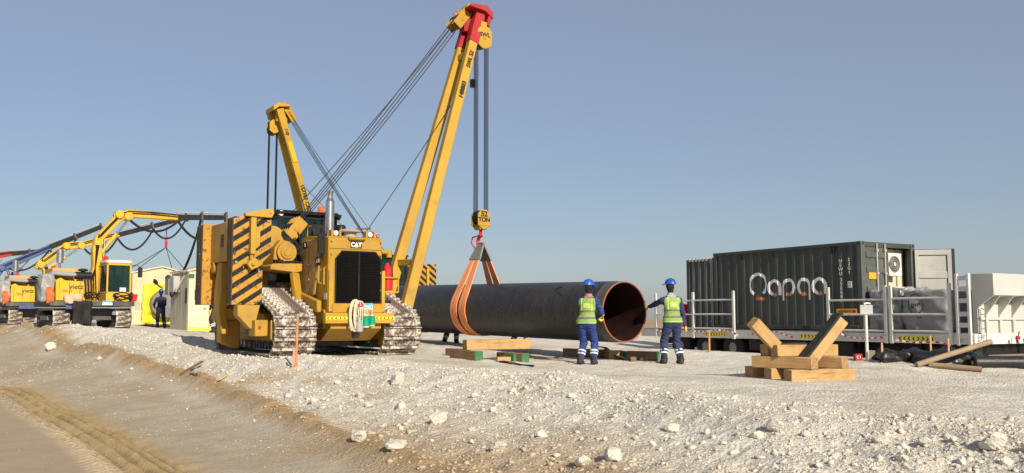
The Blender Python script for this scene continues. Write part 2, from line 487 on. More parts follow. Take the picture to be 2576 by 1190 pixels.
def sand_at(x, y, pad, road, dr):
    s = np.exp(-((dr + .15 * fbm(x, y, 1.3, 3, 99)) / .4) ** 2)                      # the worn sand ridge
    near = smooth(15, 10, y)
    s = np.maximum(s, near * smooth(-2.6, -.2, road + 1.3 * fbm(x, y, .6, 4, 101)) * smooth(-.3, .5, -pad) * .9)
    s = np.maximum(s, .8 * smooth(.15, .45, fbm(x, y, .45, 4, 103)) * smooth(.6, 1.6, -pad))
    s = np.maximum(s, smooth(26, 60, np.hypot(x, y)) * smooth(4, 12, x - .15 * y + 6 * fbm(x, y, .08, 3, 107)) * .8)
    s = np.maximum(s, smooth(9.5, 12, x) * smooth(23, 26, y) * .9)
    return np.clip(s, 0, 1)
def make_ground():
    NC = 700
    rows = np.concatenate([np.geomspace(4.5, 46, 640), np.geomspace(46.6, 5000, 90)])
    t = np.linspace(-1, 1, NC); t = np.sign(t) * np.abs(t) ** 1.15
    X = t[None, :] * (rows[:, None] * .95 + 5); Y = np.repeat(rows[:, None], NC, 1)
    Z = height(X.ravel(), Y.ravel()).reshape(X.shape)
    nr = len(rows); N = nr * NC
    me = bpy.data.meshes.new('ground')
    co = np.stack([X, Y, Z], -1).reshape(-1, 3)
    idx = np.arange(N).reshape(nr, NC)
    q = np.stack([idx[:-1, :-1], idx[:-1, 1:], idx[1:, 1:], idx[1:, :-1]], -1).reshape(-1, 4)
    me.vertices.add(N); me.vertices.foreach_set('co', co.ravel())
    me.loops.add(q.size); me.loops.foreach_set('vertex_index', q.ravel().astype(np.int32))
    me.polygons.add(len(q)); me.polygons.foreach_set('loop_start', np.arange(0, q.size, 4, dtype=np.int32))
    me.polygons.foreach_set('use_smooth', np.ones(len(q), bool))
    me.update(); me.validate()
    pad, road, trk, dr, dt, ac, ar, at_ = zones(X.ravel(), Y.ravel())
    x, y = X.ravel(), Y.ravel()
    sandm = sand_at(x, y, pad, road, dr)
    gravel = smooth(.1, .8, road + .35 * fbm(x, y, .9, 3, 139))                 # grey gritty strip of the haul road
    smoothr = smooth(.4, .62, -trk + .1 * fbm(x, y, 3, 3, 149)) * gravel   # fine tan sheet beyond the ruts
    rut = np.exp(-((dt + .12 * fbm(x, y, 1.5, 3, 109)) / .42) ** 4) * .85
    # darker wheel lines on the pad
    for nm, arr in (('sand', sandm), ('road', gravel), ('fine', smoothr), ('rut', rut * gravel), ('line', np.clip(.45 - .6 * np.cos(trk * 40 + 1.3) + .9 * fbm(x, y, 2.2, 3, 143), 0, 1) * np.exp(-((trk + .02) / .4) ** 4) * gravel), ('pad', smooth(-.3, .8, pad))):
        a = me.attributes.new(nm, 'FLOAT', 'POINT'); a.data.foreach_set('value', arr.astype(np.float32))
    m, nt, b = nmat('ground')
    def att(n):
        k = nt.nodes.new('ShaderNodeAttribute'); k.attribute_name = n; return k.outputs['Fac']
    big = noise(nt, .35, 6); mid = noise(nt, 2.3, 6, rough=.65); fin = noise(nt, 18, 5, rough=.75); grit = noise(nt, 70, 3, rough=.8)
    chalk = mixrgb(nt, ramp(nt, mid, .35, .65), (.585, .545, .465), (.74, .71, .635))
    chalk = mixrgb(nt, ramp(nt, big, .48, .66), chalk, (.52, .445, .335))
    chalk = mixrgb(nt, ramp(nt, fin, .56, .72), chalk, (.44, .385, .31))
    # long wheel lines across the pad
    lines = noise(nt, 1.0, 4, stretch=(.55, 2.6, 1))
    chalk = mixrgb(nt, ramp(nt, lines, .52, .66, 0, .55), chalk, (.49, .42, .325))
    bank = mixrgb(nt, ramp(nt, fin, .35, .65), (.44, .41, .345), (.64, .605, .535))      # loose rubble of the bank: slope shade and dark gaps mixed into the colour
    chalk = mixrgb(nt, ramp(nt, att('pad'), 0, 1, .75, 0), chalk, bank)
    sand = mixrgb(nt, ramp(nt, mid, .35, .7), (.32, .22, .115), (.41, .295, .165))
    grey = mixrgb(nt, ramp(nt, mid, .3, .7), (.345, .29, .21), (.44, .38, .29))
    grey = mixrgb(nt, ramp(nt, big, .45, .65, 0, .7), grey, (.33, .25, .16))
    grey = mixrgb(nt, ramp(nt, grit, .64, .7), grey, (.62, .58, .51))
    fine = mixrgb(nt, ramp(nt, mid, .3, .7), (.33, .262, .178), (.36, .29, .2))
    rutc = mixrgb(nt, ramp(nt, mid, .3, .7), (.37, .25, .105), (.46, .33, .155))
    c = mixrgb(nt, att('sand'), chalk, sand)
    c = mixrgb(nt, att('road'), c, grey)
    c = mixrgb(nt, att('fine'), c, fine)
    c = mixrgb(nt, att('rut'), c, rutc)
    c = mixrgb(nt, ramp(nt, att('line'), .4, .95, 0, .65), c, (.18, .12, .06))      # darker lines along the tyre grooves
    nt.links.new(c, b.inputs['Base Color'])
    b.inputs['Roughness'].default_value = .95; b.inputs['Specular IOR Level'].default_value = .15
    vor = nt.nodes.new('ShaderNodeTexVoronoi'); vor.inputs['Scale'].default_value = 22
    tc = nt.nodes.new('ShaderNodeTexCoord'); nt.links.new(tc.outputs['Object'], vor.inputs['Vector'])
    hh = nt.nodes.new('ShaderNodeMath'); hh.operation = 'ADD'
    nt.links.new(fin, hh.inputs[0]); nt.links.new(ramp(nt, vor.outputs['Distance'], 0, .6, .5, 0), hh.inputs[1])
    sm = nt.nodes.new('ShaderNodeMath'); sm.operation = 'MULTIPLY'
    nt.links.new(hh.outputs[0], sm.inputs[0]); 
    dmp = nt.nodes.new('ShaderNodeMath'); dmp.operation = 'MULTIPLY'
    nt.links.new(ramp(nt, att('fine'), 0, 1, 1, .15), dmp.inputs[0]); nt.links.new(ramp(nt, att('road'), 0, 1, 1, .45), dmp.inputs[1])
    nt.links.new(dmp.outputs[0], sm.inputs[1])
    bump(nt, b, sm.outputs[0], .7, .045)
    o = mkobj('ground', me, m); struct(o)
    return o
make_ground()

# ------------------------------------------------------------------ stones
m, nt, b = nmat('limestone')
n1 = noise(nt, 3, 6, rough=.7); n2 = noise(nt, 14, 4)
cc = mixrgb(nt, ramp(nt, n1, .35, .65), (.54, .495, .415), (.69, .65, .585))
cc = mixrgb(nt, ramp(nt, n2, .58, .68), cc, (.42, .35, .26))
nt.links.new(cc, b.inputs['Base Color']); b.inputs['Roughness'].default_value = .95
b.inputs['Specular IOR Level'].default_value = .2
bump(nt, b, n2, .8, .04)
STONE = m
m, nt, b = nmat('gravel')
n1 = noise(nt, 1.3, 5); n2 = noise(nt, 23, 3)
cc = mixrgb(nt, ramp(nt, n2, .35, .65), (.4, .36, .29), (.74, .7, .62))
cc = mixrgb(nt, ramp(nt, n1, .45, .65, 0, .4), cc, (.5, .42, .32))
ka = nt.nodes.new('ShaderNodeAttribute'); ka.attribute_name = 'sand'
cc = mixrgb(nt, ramp(nt, ka.outputs['Fac'], 0, 1, 0, .85), cc, (.38, .275, .165))
nt.links.new(cc, b.inputs['Base Color']); b.inputs['Roughness'].default_value = .95; b.inputs['Specular IOR Level'].default_value = .15
GRAV = m
_bm = bmesh.new(); bmesh.ops.create_icosphere(_bm, subdivisions=1, radius=1)
ICO_V = np.array([v.co[:] for v in _bm.verts]); ICO_F = np.array([[v.index for v in f.verts] for f in _bm.faces]); _bm.free()
_bm = bmesh.new(); bmesh.ops.create_icosphere(_bm, subdivisions=3, radius=1)
ICO3_V = np.array([v.co[:] for v in _bm.verts]); ICO3_F = [tuple(v.index for v in f.verts) for f in _bm.faces]; _bm.free()

OCT_V = np.array([(1, 0, 0), (-1, 0, 0), (0, 1, 0), (0, -1, 0), (0, 0, 1), (0, 0, -1)], float)
OCT_F = np.array([(0, 2, 4), (2, 1, 4), (1, 3, 4), (3, 0, 4), (2, 0, 5), (1, 2, 5), (3, 1, 5), (0, 3, 5)])
def stone_field(name, xs, ys, sizes, seed, mat, BV, BF):
    r_ = np.random.default_rng(seed); n = len(xs)
    zs = height(xs, ys)
    nv = len(BV)
    V = BV[None] * (1 + r_.uniform(-.38, .3, (n, nv, 1))) + r_.uniform(-.16, .16, (n, nv, 3))
    sc3 = sizes[:, None, None] * np.stack([r_.uniform(.7, 1.4, n), r_.uniform(.7, 1.4, n), r_.uniform(.5, .95, n)], -1)[:, None, :]
    V = V * sc3
    a = r_.uniform(0, 6.283, n); ca, sa = np.cos(a)[:, None], np.sin(a)[:, None]
    tl = r_.uniform(-.7, .7, n); ct, st = np.cos(tl)[:, None], np.sin(tl)[:, None]
    x, y, z = V[..., 0], V[..., 1], V[..., 2]
    y, z = y * ct - z * st, y * st + z * ct
    x, y = x * ca - y * sa, x * sa + y * ca
    V = np.stack([x + xs[:, None], y + ys[:, None], z + (zs + sizes * r_.uniform(-.35, .3, n))[:, None]], -1).reshape(-1, 3)
    Fc = (BF[None] + (np.arange(n) * nv)[:, None, None]).reshape(-1, 3)
    me = bpy.data.meshes.new(name)
    me.vertices.add(len(V)); me.vertices.foreach_set('co', V.ravel())
    me.loops.add(Fc.size); me.loops.foreach_set('vertex_index', Fc.ravel().astype(np.int32))
    me.polygons.add(len(Fc)); me.polygons.foreach_set('loop_start', np.arange(0, Fc.size, 3, dtype=np.int32))
    me.update(); me.validate()
    pad, road, trk, dr, dt, ac, ar, at_ = zones(xs, ys)
    a = me.attributes.new('sand', 'FLOAT', 'POINT'); a.data.foreach_set('value', np.repeat(np.clip(sand_at(xs, ys, pad, road, dr) + .25 * r_.random(n) - .1, 0, 1), nv).astype(np.float32))
    o = mkobj(name, me, mat); struct(o, 'stuff')
    return o
def scatter(n, seed):
    """random points, denser towards the camera as the picture needs"""
    r_ = np.random.default_rng(seed)
    y = np.exp(r_.uniform(math.log(6), math.log(42), n)); t = r_.uniform(-.75, .75, n)
    return t * (y + 3), y, r_
def gravel_at(n, seed, fine):
    xs, ys, r_ = scatter(n, seed)
    pad, road, trk, dr, dt, ac, ar, at_ = zones(xs, ys)
    clump = fbm(xs, ys, .7, 4, 201) + .5 * fbm(xs, ys, 2.5, 2, 207)
    dens = smooth(.4, -.2, pad) * smooth(.3, -.9, road) * (.25 + .75 * smooth(-.5, .3, clump))
    dens += np.exp(-(pad / .8) ** 2) * smooth(-.4, .2, clump) * .6
    dens += smooth(.2, 1.5, pad) * smooth(-.1, .5, clump) * (.22 if fine else .02)
    dens += smooth(-.8, .5, road) * smooth(-.3, .4, clump) * (.34 if fine else .02) * (trk > .5)
    dens += (trk <= .5) * smooth(1, 2, road) * (.006 if fine else 0)
    k = r_.uniform(0, 1, len(xs)) < dens
    return xs[k], ys[k], r_
xs, ys, r_ = gravel_at(300000, 3, True)
sz = (.0055 + .0085 * r_.random(len(xs)) ** 1.6) * (1 + .5 * smooth(10, 30, ys))
stone_field('fine_gravel', xs, ys, sz, 5, GRAV, OCT_V, OCT_F)
xs, ys, r_ = gravel_at(44000, 4, False)
sz = .011 + .016 * r_.random(len(xs)) ** 2.2 + .03 * r_.random(len(xs)) ** 9
stone_field('coarse_gravel', xs, ys, sz, 6, GRAV, ICO_V, ICO_F)

xs, ys, r_ = scatter(60000, 8)                     # rubble and clods of the bank and the sand ridge
pad, road, trk, dr, dt, ac, ar, at_ = zones(xs, ys)
clump = fbm(xs, ys, .9, 4, 221)
dens = smooth(.5, -.1, pad) * smooth(.1, -.5, road) * smooth(11, 17, ys) * (.3 + .7 * smooth(-.4, .3, clump)) + np.exp(-(pad / .6) ** 2) * .5 * smooth(9, 14, ys) + np.exp(-(dr / .22) ** 2) * .35 * smooth(-.3, .3, clump)
k = (r_.uniform(0, 1, len(xs)) < dens) & (ys < 38)
xs, ys = xs[k], ys[k]
stone_field('bank_rubble', xs, ys, (.014 + .022 * r_.random(len(xs)) ** 1.8) * (1 + .5 * smooth(16, 32, ys)), 7, GRAV, ICO_V, ICO_F)

def rock(u, v, wpx, z=-.3, label='pale limestone rock half sunk in the gravel slope', hr=.75, seed=0, group='loose rocks on the gravel slope'):
    x, y, z = onG(u, v)
    s = wpx / FPX * math.hypot(x, y) / 2
    r2 = np.random.default_rng(seed + int(u * 7 + v))
    d = ICO3_V / np.linalg.norm(ICO3_V, axis=1)[:, None]
    k = np.ones(len(d))
    for _i in range(11):                       # chop with random planes: faceted broken stone
        nrm = r2.normal(size=3); nrm /= np.linalg.norm(nrm)
        c = r2.uniform(.55, .9)
        dd = d @ nrm
        k = np.where(dd > 1e-3, np.minimum(k, c / np.maximum(dd, 1e-3)), k)
    k *= 1 + .035 * r2.normal(size=len(d))
    V = d * k[:, None] * np.array([1.1, .9, hr]) * s * 1.15
    me = bpy.data.meshes.new('rock'); me.from_pydata([tuple(p) for p in V], [], ICO3_F)
    me.polygons.foreach_set('use_smooth', [True] * len(ICO3_F)); me.set_sharp_from_angle(angle=R(22))
    o = mkobj('rock', me, STONE, loc=(x, y, z + s * hr * .55), rz=r2.uniform(0, 6))
    tag(o, label, 'rock', group)
    return o
big = [(1101, 1066, 48, 'largest pale boulder sitting where the gravel slope meets brown sand'),
       (903, 1108, 42, 'angular white rock beside a worn sand ridge end'), (995, 1128, 58, 'long flat white rock lying along the brown sand'),
       (1253, 1133, 40, 'small jagged white rock alone on brown sand below the boulder'), (1187, 1085, 20, None), (1187, 1115, 20, None), (1362, 1100, 40, None),
       (1546, 1158, 48, 'blocky pale rock with a dark shadow at the foot of the gravel bank'), (1465, 1170, 50, None), (1952, 1083, 42, 'rounded pale rock on the near bank below the timber crib'),
       (1905, 1103, 36, None), (1692, 1085, 44, None), (2028, 1098, 30, None), (2500, 1130, 58, 'big pale rock bedded in the gravel bank near the black rolls'), (2216, 1115, 40, None), (2330, 1120, 34, None),
       (130, 880, 26, 'pale rock on the far sand ridge before the tracked welding machines'), (792, 1013, 32, None), (1000, 965, 44, 'weathered rock on the crest in front of the sideboom tractor'), (905, 1000, 26, None),
       (1008, 1030, 36, None), (930, 1025, 30, None), (1130, 985, 22, None), (1195, 1000, 28, None), (1290, 985, 22, None), (1370, 980, 32, None), (1160, 1020, 22, None), (1440, 1000, 26, None),
       (1240, 1035, 24, None), (1010, 1080, 18, None), (1330, 1060, 26, None), (1480, 1040, 22, None), (1640, 1120, 24, None), (1730, 1150, 22, None), (1780, 1090, 26, None), (1850, 1140, 22, None),
       (2100, 1150, 26, None), (2270, 1160, 30, None), (2420, 1165, 28, None), (2530, 1170, 34, None), (2060, 1175, 24, None), (560, 935, 14, None), (440, 905, 14, None), (640, 1060, 10, None),
       (430, 960, 10, None), (250, 905, 16, None), (330, 930, 12, None), (700, 975, 18, None), (760, 985, 16, None), (850, 965, 18, None), (1600, 1010, 20, None), (1820, 1120, 20, None), (1580, 1075, 18, None),
       (725, 1000, 22, None), (610, 960, 14, None), (1085, 1110, 14, None), (1400, 1150, 22, None), (2180, 1100, 22, None), (2400, 1110, 24, None), (1985, 1145, 18, None)]
for i, (u, v, w, lab) in enumerate(big):
    if lab: rock(u, v, w, label=lab, seed=i, group=None, hr=.5 if 'flat' in lab else .8)
    else: rock(u, v, w * .78, seed=i)
# ------------------------------------------------------------------ crawler tracks
def hull_path(circles, pitch):
    pts = []
    for (y, z, r) in circles:
        for i in range(72):
            a = 2 * math.pi * i / 72
            pts.append((y + r * math.cos(a), z + r * math.sin(a)))
    pts = sorted(set(pts))
    def half(ps):
        h = []
        for p in ps:
            while len(h) > 1 and (h[-1][0] - h[-2][0]) * (p[1] - h[-2][1]) - (h[-1][1] - h[-2][1]) * (p[0] - h[-2][0]) <= 0: h.pop()
            h.append(p)
        return h
    h = half(pts)[:-1] + half(pts[::-1])[:-1]
    L = sum(math.dist(h[i], h[(i + 1) % len(h)]) for i in range(len(h)))
    n = round(L / pitch); step = L / n
    out = []; acc = 0; k = 0
    for i in range(len(h)):
        a = h[i]; b_ = h[(i + 1) % len(h)]; d = math.dist(a, b_)
        while k * step < acc + d - 1e-9 and k < n:
            t = (k * step - acc) / d
            out.append((a[0] + (b_[0] - a[0]) * t, a[1] + (b_[1] - a[1]) * t)); k += 1
        acc += d
    return out, h, step
def track(parent, xc, circles, w, pitch, mat_frame, mat_shoe=None, grouser=.055, inner=None):
    """a crawler track: mesh with chain, idlers and rollers; every shoe a child"""
    path, h, step = hull_path(circles, pitch)
    mb = MB()
    n = len(h)
    # chain band inside the shoes
    mb.mi = 0
    ins = [(p[0], p[1]) for p in h]
    cy = sum(p[0] for p in h) / n; cz = sum(p[1] for p in h) / n
    def shrink(p, d):
        v = Vector((p[0] - cy, p[1] - cz)); l = v.length
        return (cy + v.x * (l - d) / l, cz + v.y * (l - d) / l)
    a_, b_ = [shrink(p, .03) for p in h], [shrink(p, .14) for p in h]
    for s in (-1, 1):
        x0 = xc + s * .1 - .04; x1 = x0 + .08
        for i in range(n):
            j = (i + 1) % n
            v = []
            for x in (x0, x1):
                v += [(x, *a_[i]), (x, *a_[j]), (x, *b_[j]), (x, *b_[i])]
            mb.add(v, [(0, 1, 2, 3), (7, 6, 5, 4), (0, 4, 5, 1), (2, 6, 7, 3)])
    for (y, z, r) in circles:
        mb.cyl((xc - .09, y, z), (xc + .09, y, z), r - .1, n=24)
        mb.cyl((xc - .2, y, z), (xc + .2, y, z), r * .4, n=16)
    lo = [c for c in circles if c[1] < circles[0][1] + .25]
    y0 = min(c[0] for c in lo); y1 = max(c[0] for c in lo)
    k = 7
    for i in range(k):
        y = y0 + (y1 - y0) * (i + .8) / (k + .6)
        mb.cyl((xc - .2, y, .22 * w + .06), (xc + .2, y, .22 * w + .06), .12, n=12)
    tr = mb.build('track', mat_frame, parent)
    sh = MB()
    sh.box(-w / 2, w / 2, -step * .47, step * .47, -.018, .018)
    sh.prism([(-step * .47, .018), (-step * .47 + .05, .018), (-step * .47 + .03, .018 + grouser), (-step * .47 + .008, .018 + grouser)], 0, -w / 2, w / 2)
    for sx in (-1, 1):
        for dx in (.07, .15):
            sh.box(sx * dx - .018, sx * dx + .018, .0, .035, .018, .034)
    me = sh.mesh('track_shoe', 0)
    me.materials.append(mat_shoe or SHOE)
    for i, p in enumerate(path):
        q = path[(i + 1) % len(path)]; o_ = path[i - 1]
        t = Vector((q[0] - o_[0], q[1] - o_[1])).normalized()
        nrm = Vector((t.y, -t.x))
        o = bpy.data.objects.new('track_shoe', me); COL.objects.link(o); o.parent = tr
        M = Matrix(((1, 0, 0, xc), (0, t.x, nrm.x, p[0]), (0, t.y, nrm.y, p[1]), (0, 0, 0, 1)))
        # keep a right-handed frame: x, t, n
        if M.to_3x3().determinant() < 0:
            M = Matrix(((-1, 0, 0, xc), (0, t.x, nrm.x, p[0]), (0, t.y, nrm.y, p[1]), (0, 0, 0, 1)))
        o.matrix_local = M
    return tr

def chevrons(name, parent, x0, x1, y, z0, z1, n, mid_arrow=True, face=-1):
    """yellow tape with black arrow marks running along x on a face at y"""
    t = MB().box(x0, x1, y - .004, y + .004, z0, z1).build(name, YELP, parent)
    zc = (z0 + z1) / 2; hh = (z1 - z0) * .4; step = (x1 - x0) / n
    mb = MB()
    for i in range(n):
        xc = x0 + (i + .5) * step; d = 1 if (i + .5) > n / 2 else -1
        a = step * .4
        mb.prism([(xc - d * a, zc + hh), (xc - d * a + d * a * .9, zc + hh), (xc + d * a * 1.1, zc), (xc - d * a + d * a * .9, zc - hh), (xc - d * a, zc - hh), (xc + d * a * .1, zc)], 1, y + face * .004, y + face * .0065)
    mb.build('arrow_marks', BLKP, t, smooth=0)
    return t

def diag_stripes(poly, ystart, yend, period, duty, slope, n0, n1):
    """clip diagonal bands to a convex polygon in (x,z): list of polygons"""
    out = []
    def clip(P, a, b_, c, keep):
        r_ = []
        for i in range(len(P)):
            p, q = P[i], P[(i + 1) % len(P)]
            fp = (a * p[0] + b_ * p[1] - c) * keep; fq = (a * q[0] + b_ * q[1] - c) * keep
            if fp >= 0: r_.append(p)
            if (fp > 0 > fq) or (fp < 0 < fq):
                t = fp / (fp - fq); r_.append((p[0] + (q[0] - p[0]) * t, p[1] + (q[1] - p[1]) * t))
        return r_
    for k in range(n0, n1):
        c0 = k * period; P = clip(poly, -slope, 1, c0, 1)
        if len(P) > 2: P = clip(P, -slope, 1, c0 + period * duty, -1)
        if len(P) > 2: out.append(P)
    return out

def link_pin(mb, p, r, l, ax=1):
    d = Vector((0, 0, 0)); d[ax] = l / 2
    mb.cyl(Vector(p) - d, Vector(p) + d, r, n=12)

def pipelayer(loc, alpha, label, group, tipmat, own):
    T = thing('pipelayer', label, 'crane tractor', loc, R(alpha), group)
    B = lambda mb, name, mat, bev=.012, par=T, **k: mb.build(name, mat, par, bev, **k)
    circ = [(-1.65, .55, .5), (.35, 1.28, .42), (2.1, .5, .46)]
    for s in (-1, 1):
        track(T, s * 1.3, circ, .95, .235, DARKF, SHOE2 if own else SHOE)
        # roller frame beside the chain
        f = MB(); f.prism([(-1.75, .3), (-1.6, .78), (-.2, .82), (1.9, .72), (2.15, .3), (1.8, .2), (-1.4, .2)], 0, s * 1.3 - .24, s * 1.3 + .24)
        f.prism([(-.9, .5), (-.9, .95), (.2, 1.05), (1.3, .95), (1.3, .5)], 0, s * 1.3 - .3, s * 1.3 + .3)
        fr = B(f, 'track_frame', YEL)
        t = MB()
        for i in range(8):
            y = -1.3 + i * .42
            t.box(s * 1.3 - .33, s * 1.3 + .33, y - .04, y + .04, .16, .34)
            t.cyl((s * 1.3 - .34, y + .18, .24), (s * 1.3 + .34, y + .18, .24), .085, n=10)
        B(t, 'track_roller_guards', DARKF, .006, fr)
    # main frame between the tracks
    f = MB(); f.box(-.62, .75, -2.05, 2.2, .62, 1.05); f.prism([(-2.3, .62), (-2.3, .8), (-1.2, .8), (-1.2, .34), (-1.7, .34)], 0, -.55, .68)
    B(f, 'main_frame', YEL)
    MB().prism([(-.9, -.1 + .3), (-.9, .62), (1.6, .62), (1.6, .2)], 0, -.5, .6).build('belly_guard', DARKF, T, .01)
    # ---- hood
    hx0, hx1 = -.59, .73
    h = MB(); h.prism([(-2.2, .98), (-2.2, 2.66), (-2.12, 2.72), (-.55, 2.82), (-.55, .98)], 0, hx0, hx1)
    hood = B(h, 'engine_hood', YEL, .03)
    # side panel of the hood, dusty, flared towards the cab
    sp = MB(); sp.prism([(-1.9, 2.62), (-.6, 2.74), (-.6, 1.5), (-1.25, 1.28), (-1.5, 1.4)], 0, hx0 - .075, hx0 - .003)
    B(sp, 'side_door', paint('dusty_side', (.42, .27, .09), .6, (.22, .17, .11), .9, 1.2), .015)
    sp = MB(); sp.prism([(-1.9, 2.62), (-.6, 2.74), (-.6, 1.5), (-1.25, 1.28), (-1.5, 1.4)], 0, hx1 + .003, hx1 + .075)
    B(sp, 'side_door', YEL, .015)
    lp = MB(); lp.prism([(-2.05, .99), (-2.05, 1.25), (-.6, 1.52), (-.3, 1.5), (-.3, .99)], 0, -.78, hx0 - .08)
    B(lp, 'side_step', YEL, .02)
    # grille: opening frame, louvres
    g = MB(); g.prism([(-.42, 1.2), (-.42, 2.2), (-.28, 2.37), (.55, 2.37), (.69, 2.2), (.69, 1.2)], 1, -2.215, -2.203)
    gr = B(g, 'grille', BLKP, 0)
    fr = MB(); ol = [(-.42, 1.2), (-.42, 2.2), (-.28, 2.37), (.55, 2.37), (.69, 2.2), (.69, 1.2)]
    fr.tube([(x, -2.225, z) for x, z in ol], .022, 6, True); fr.box(.115, .155, -2.25, -2.216, 1.2, 2.37)
    B(fr, 'grille_frame', BLK, 0, gr)
    sl = MB(); sl.prism([(-2.245, -.012), (-2.262, .004), (-2.22, .02), (-2.216, .008)], 0, -.26, .26)
    sme = sl.mesh('slat', 0); sme.materials.append(BLK)
    for c in (-1, 1):
        for i in range(28):
            z = 1.235 + i * .0405
            o = bpy.data.objects.new('slat', sme); COL.objects.link(o); o.parent = gr
            wdt = 1.0
            if z > 2.2: wdt = 1 - (z - 2.2) / .17 * .27
            o.location = (.135 + c * (.272 - .26 * (1 - wdt)), 0, z); o.scale = (wdt, 1, 1)
    # white side columns of the radiator guard
    for x0, x1 in ((-.58, -.47), (.715, .80)):
        B(MB().box(x0, x1, -2.235, -2.2, 1.0, 1.95), 'guard_rib', YEL2, .01, hood)
    lg = MB().box(-.07, .21, -2.212, -2.203, 2.46, 2.6).build('badge', BLKP, T)
    text('badge_lettering', 'CAT', .135, WHITEB, lg, (.07, -2.214, 2.53), (1, 0, 0), (0, 0, 1), bold=.004)
    tri = MB().prism([(.02, 2.475), (.12, 2.475), (.07, 2.515)], 1, -2.2185, -2.2165).build('badge_triangle', YELP, lg, smooth=0)
    hb = MB(); hb.tube([(-.12, -2.24, 2.7), (-.1, -2.28, 2.67), (.26, -2.28, 2.67), (.28, -2.24, 2.7)], .025, 6)
    B(hb, 'handle_bar', YEL, 0, hood)
    bs = MB().box(hx0 - .082, hx0 - .076, -1.95, -1.62, 2.05, 2.25).build('side_badge', BLKP, T)
    text('side_badge_lettering', 'CAT', .12, WHITEB, bs, (hx0 - .084, -1.785, 2.16), (0, -1, 0), (0, 0, 1), bold=.003)
    bs = MB().box(hx0 - .082, hx0 - .076, -1.05, -.78, 2.5, 2.65).build('model_badge', BLKP, T)
    text('model_lettering', 'PL', .11, WHITEB, bs, (hx0 - .084, -.915, 2.575), (0, -1, 0), (0, 0, 1), bold=.003)
    cl = MB(); cl.tube([(hx0 - .08, -1.98, 1.65), (hx0 - .14, -1.98, 1.65), (hx0 - .14, -1.98, 1.95), (hx0 - .08, -1.98, 1.95)], .018, 6)
    cl.tube([(hx0, -2.02, 1.6), (hx0 - .06, -2.1, 1.62), (hx0 - .06, -2.1, 1.98), (hx0, -2.02, 2.0)], .02, 6)
    B(cl, 'grab_handle', YEL2, 0, hood)
    lb = MB().box(hx0 - .01, hx0 - .003, -2.15, -1.98, 1.28, 1.42).build('data_plate', WHITE, hood)
    # hood seams, bolts, rails and hoses
    for y in (-1.72, -1.18): B(MB().box(hx0 - .0795, hx0 - .0755, y, y + .018, 1.45, 2.66), 'panel_seam', BLKP, 0, hood)
    B(MB().box(hx0 + .02, hx1 - .02, -2.2065, -2.2025, 2.425, 2.437), 'panel_seam', DARKF, 0, hood)
    for x in (-.53, .68):
        for z in (1.1, 1.5, 1.9, 2.3, 2.6): B(MB().cyl((x, -2.2, z), (x, -2.245, z), .018, n=6), 'bolt', STEELD, 0, hood)
    for z in (2.1, 1.75, 1.5): B(MB().cyl((hx0 - .08, -1.22, z), (hx0 - .105, -1.22, z), .03, n=8), 'door_latch', STEELD, 0, hood)
    rl = MB(); rl.tube([(hx0 + .05, -1.7, 2.77), (hx0 + .05, -1.7, 2.98), (hx0 + .05, -.75, 3.05), (hx0 + .05, -.7, 2.82)], .017, 6); B(rl, 'hand_rail', YEL, 0, hood)
    rl = MB(); rl.tube([(hx1 - .05, -1.7, 2.77), (hx1 - .05, -1.7, 2.98), (hx1 - .05, -.75, 3.05), (hx1 - .05, -.7, 2.82)], .017, 6); B(rl, 'hand_rail', YEL, 0, hood)
    for k in range(3): B(MB().tube([(hx0 - .1, -.62 + .05 * k, 2.1), (hx0 - .2 - .03 * k, -.72, 1.8), (hx0 - .15, -.8, 1.5), (hx0 - .1, -.7, 1.2)], .024, 6), 'hydraulic_hose', RUB, 0)
    B(MB().box(-.86, hx0 - .08, -1.9, -1.6, .7, .74).box(-.86, -.83, -1.9, -1.6, .7, .95), 'step', DARKF, 0)
    B(MB().cyl((.0, -2.26, .5), (.13, -2.26, .5), .1, n=14), 'tow_pin', DARKF, .01)
    # ---- front lower guard and bumper
    lgd = MB(); lgd.box(-.5, .72, -2.27, -2.2, .98, 1.19); B(lgd, 'lower_guard', YEL, .01)
    bm_ = MB(); bm_.box(-.73, -.12, -2.44, -2.28, .74, .98); bm_.box(.42, .94, -2.44, -2.28, .74, .98); bm_.box(-.12, .42, -2.44, -2.28, .90, .98); bm_.box(-.12, .42, -2.44, -2.28, .74, .78)
    bmp = B(bm_, 'bumper', YEL2, .012)
    chevrons('warning_tape', bmp, -.72, -.14, -2.446, .83, .89, 6)
    chevrons('warning_tape', bmp, .46, .93, -2.446, .83, .89, 5)
    if own:
        pl = MB().box(.17, .47, -2.283, -2.274, 1.06, 1.2).build('number_plate', WHITEB, T)
        MB().box(.17, .47, -2.286, -2.2835, 1.15, 1.2).build('plate_band', TEALP, pl)
        text('plate_lettering', '50439', .1, BLKP, pl, (.325, -2.2855, 1.105), (1, 0, 0), (0, 0, 1), bold=.001, ext=.0015)
    # ---- top of hood: exhaust, air intake, precleaner, lights
    e = MB(); e.cyl((-.18, -1.2, 2.78), (-.18, -1.2, 3.62), .105, n=18); e.cyl((-.18, -1.2, 3.62), (-.18, -1.2, 3.7), .105, .065, n=18)
    e.lathe([(0, .065), (.1, .065), (.17, .085), (.175, .06), (.1, .05)], (-.18, -1.2, 3.7), (-.18, -1.2, 4.2), 16)
    for z in (3.0, 3.3, 3.6): e.cyl((-.18, -1.2, z), (-.18, -1.2, z + .02), .109, n=18)
    B(e, 'exhaust_stack', STEEL, 0)
    MB().cyl((-.18, -1.2, 3.84), (-.18, -1.2, 3.878), .05, n=12).build('exhaust_bore', BLKP, T)
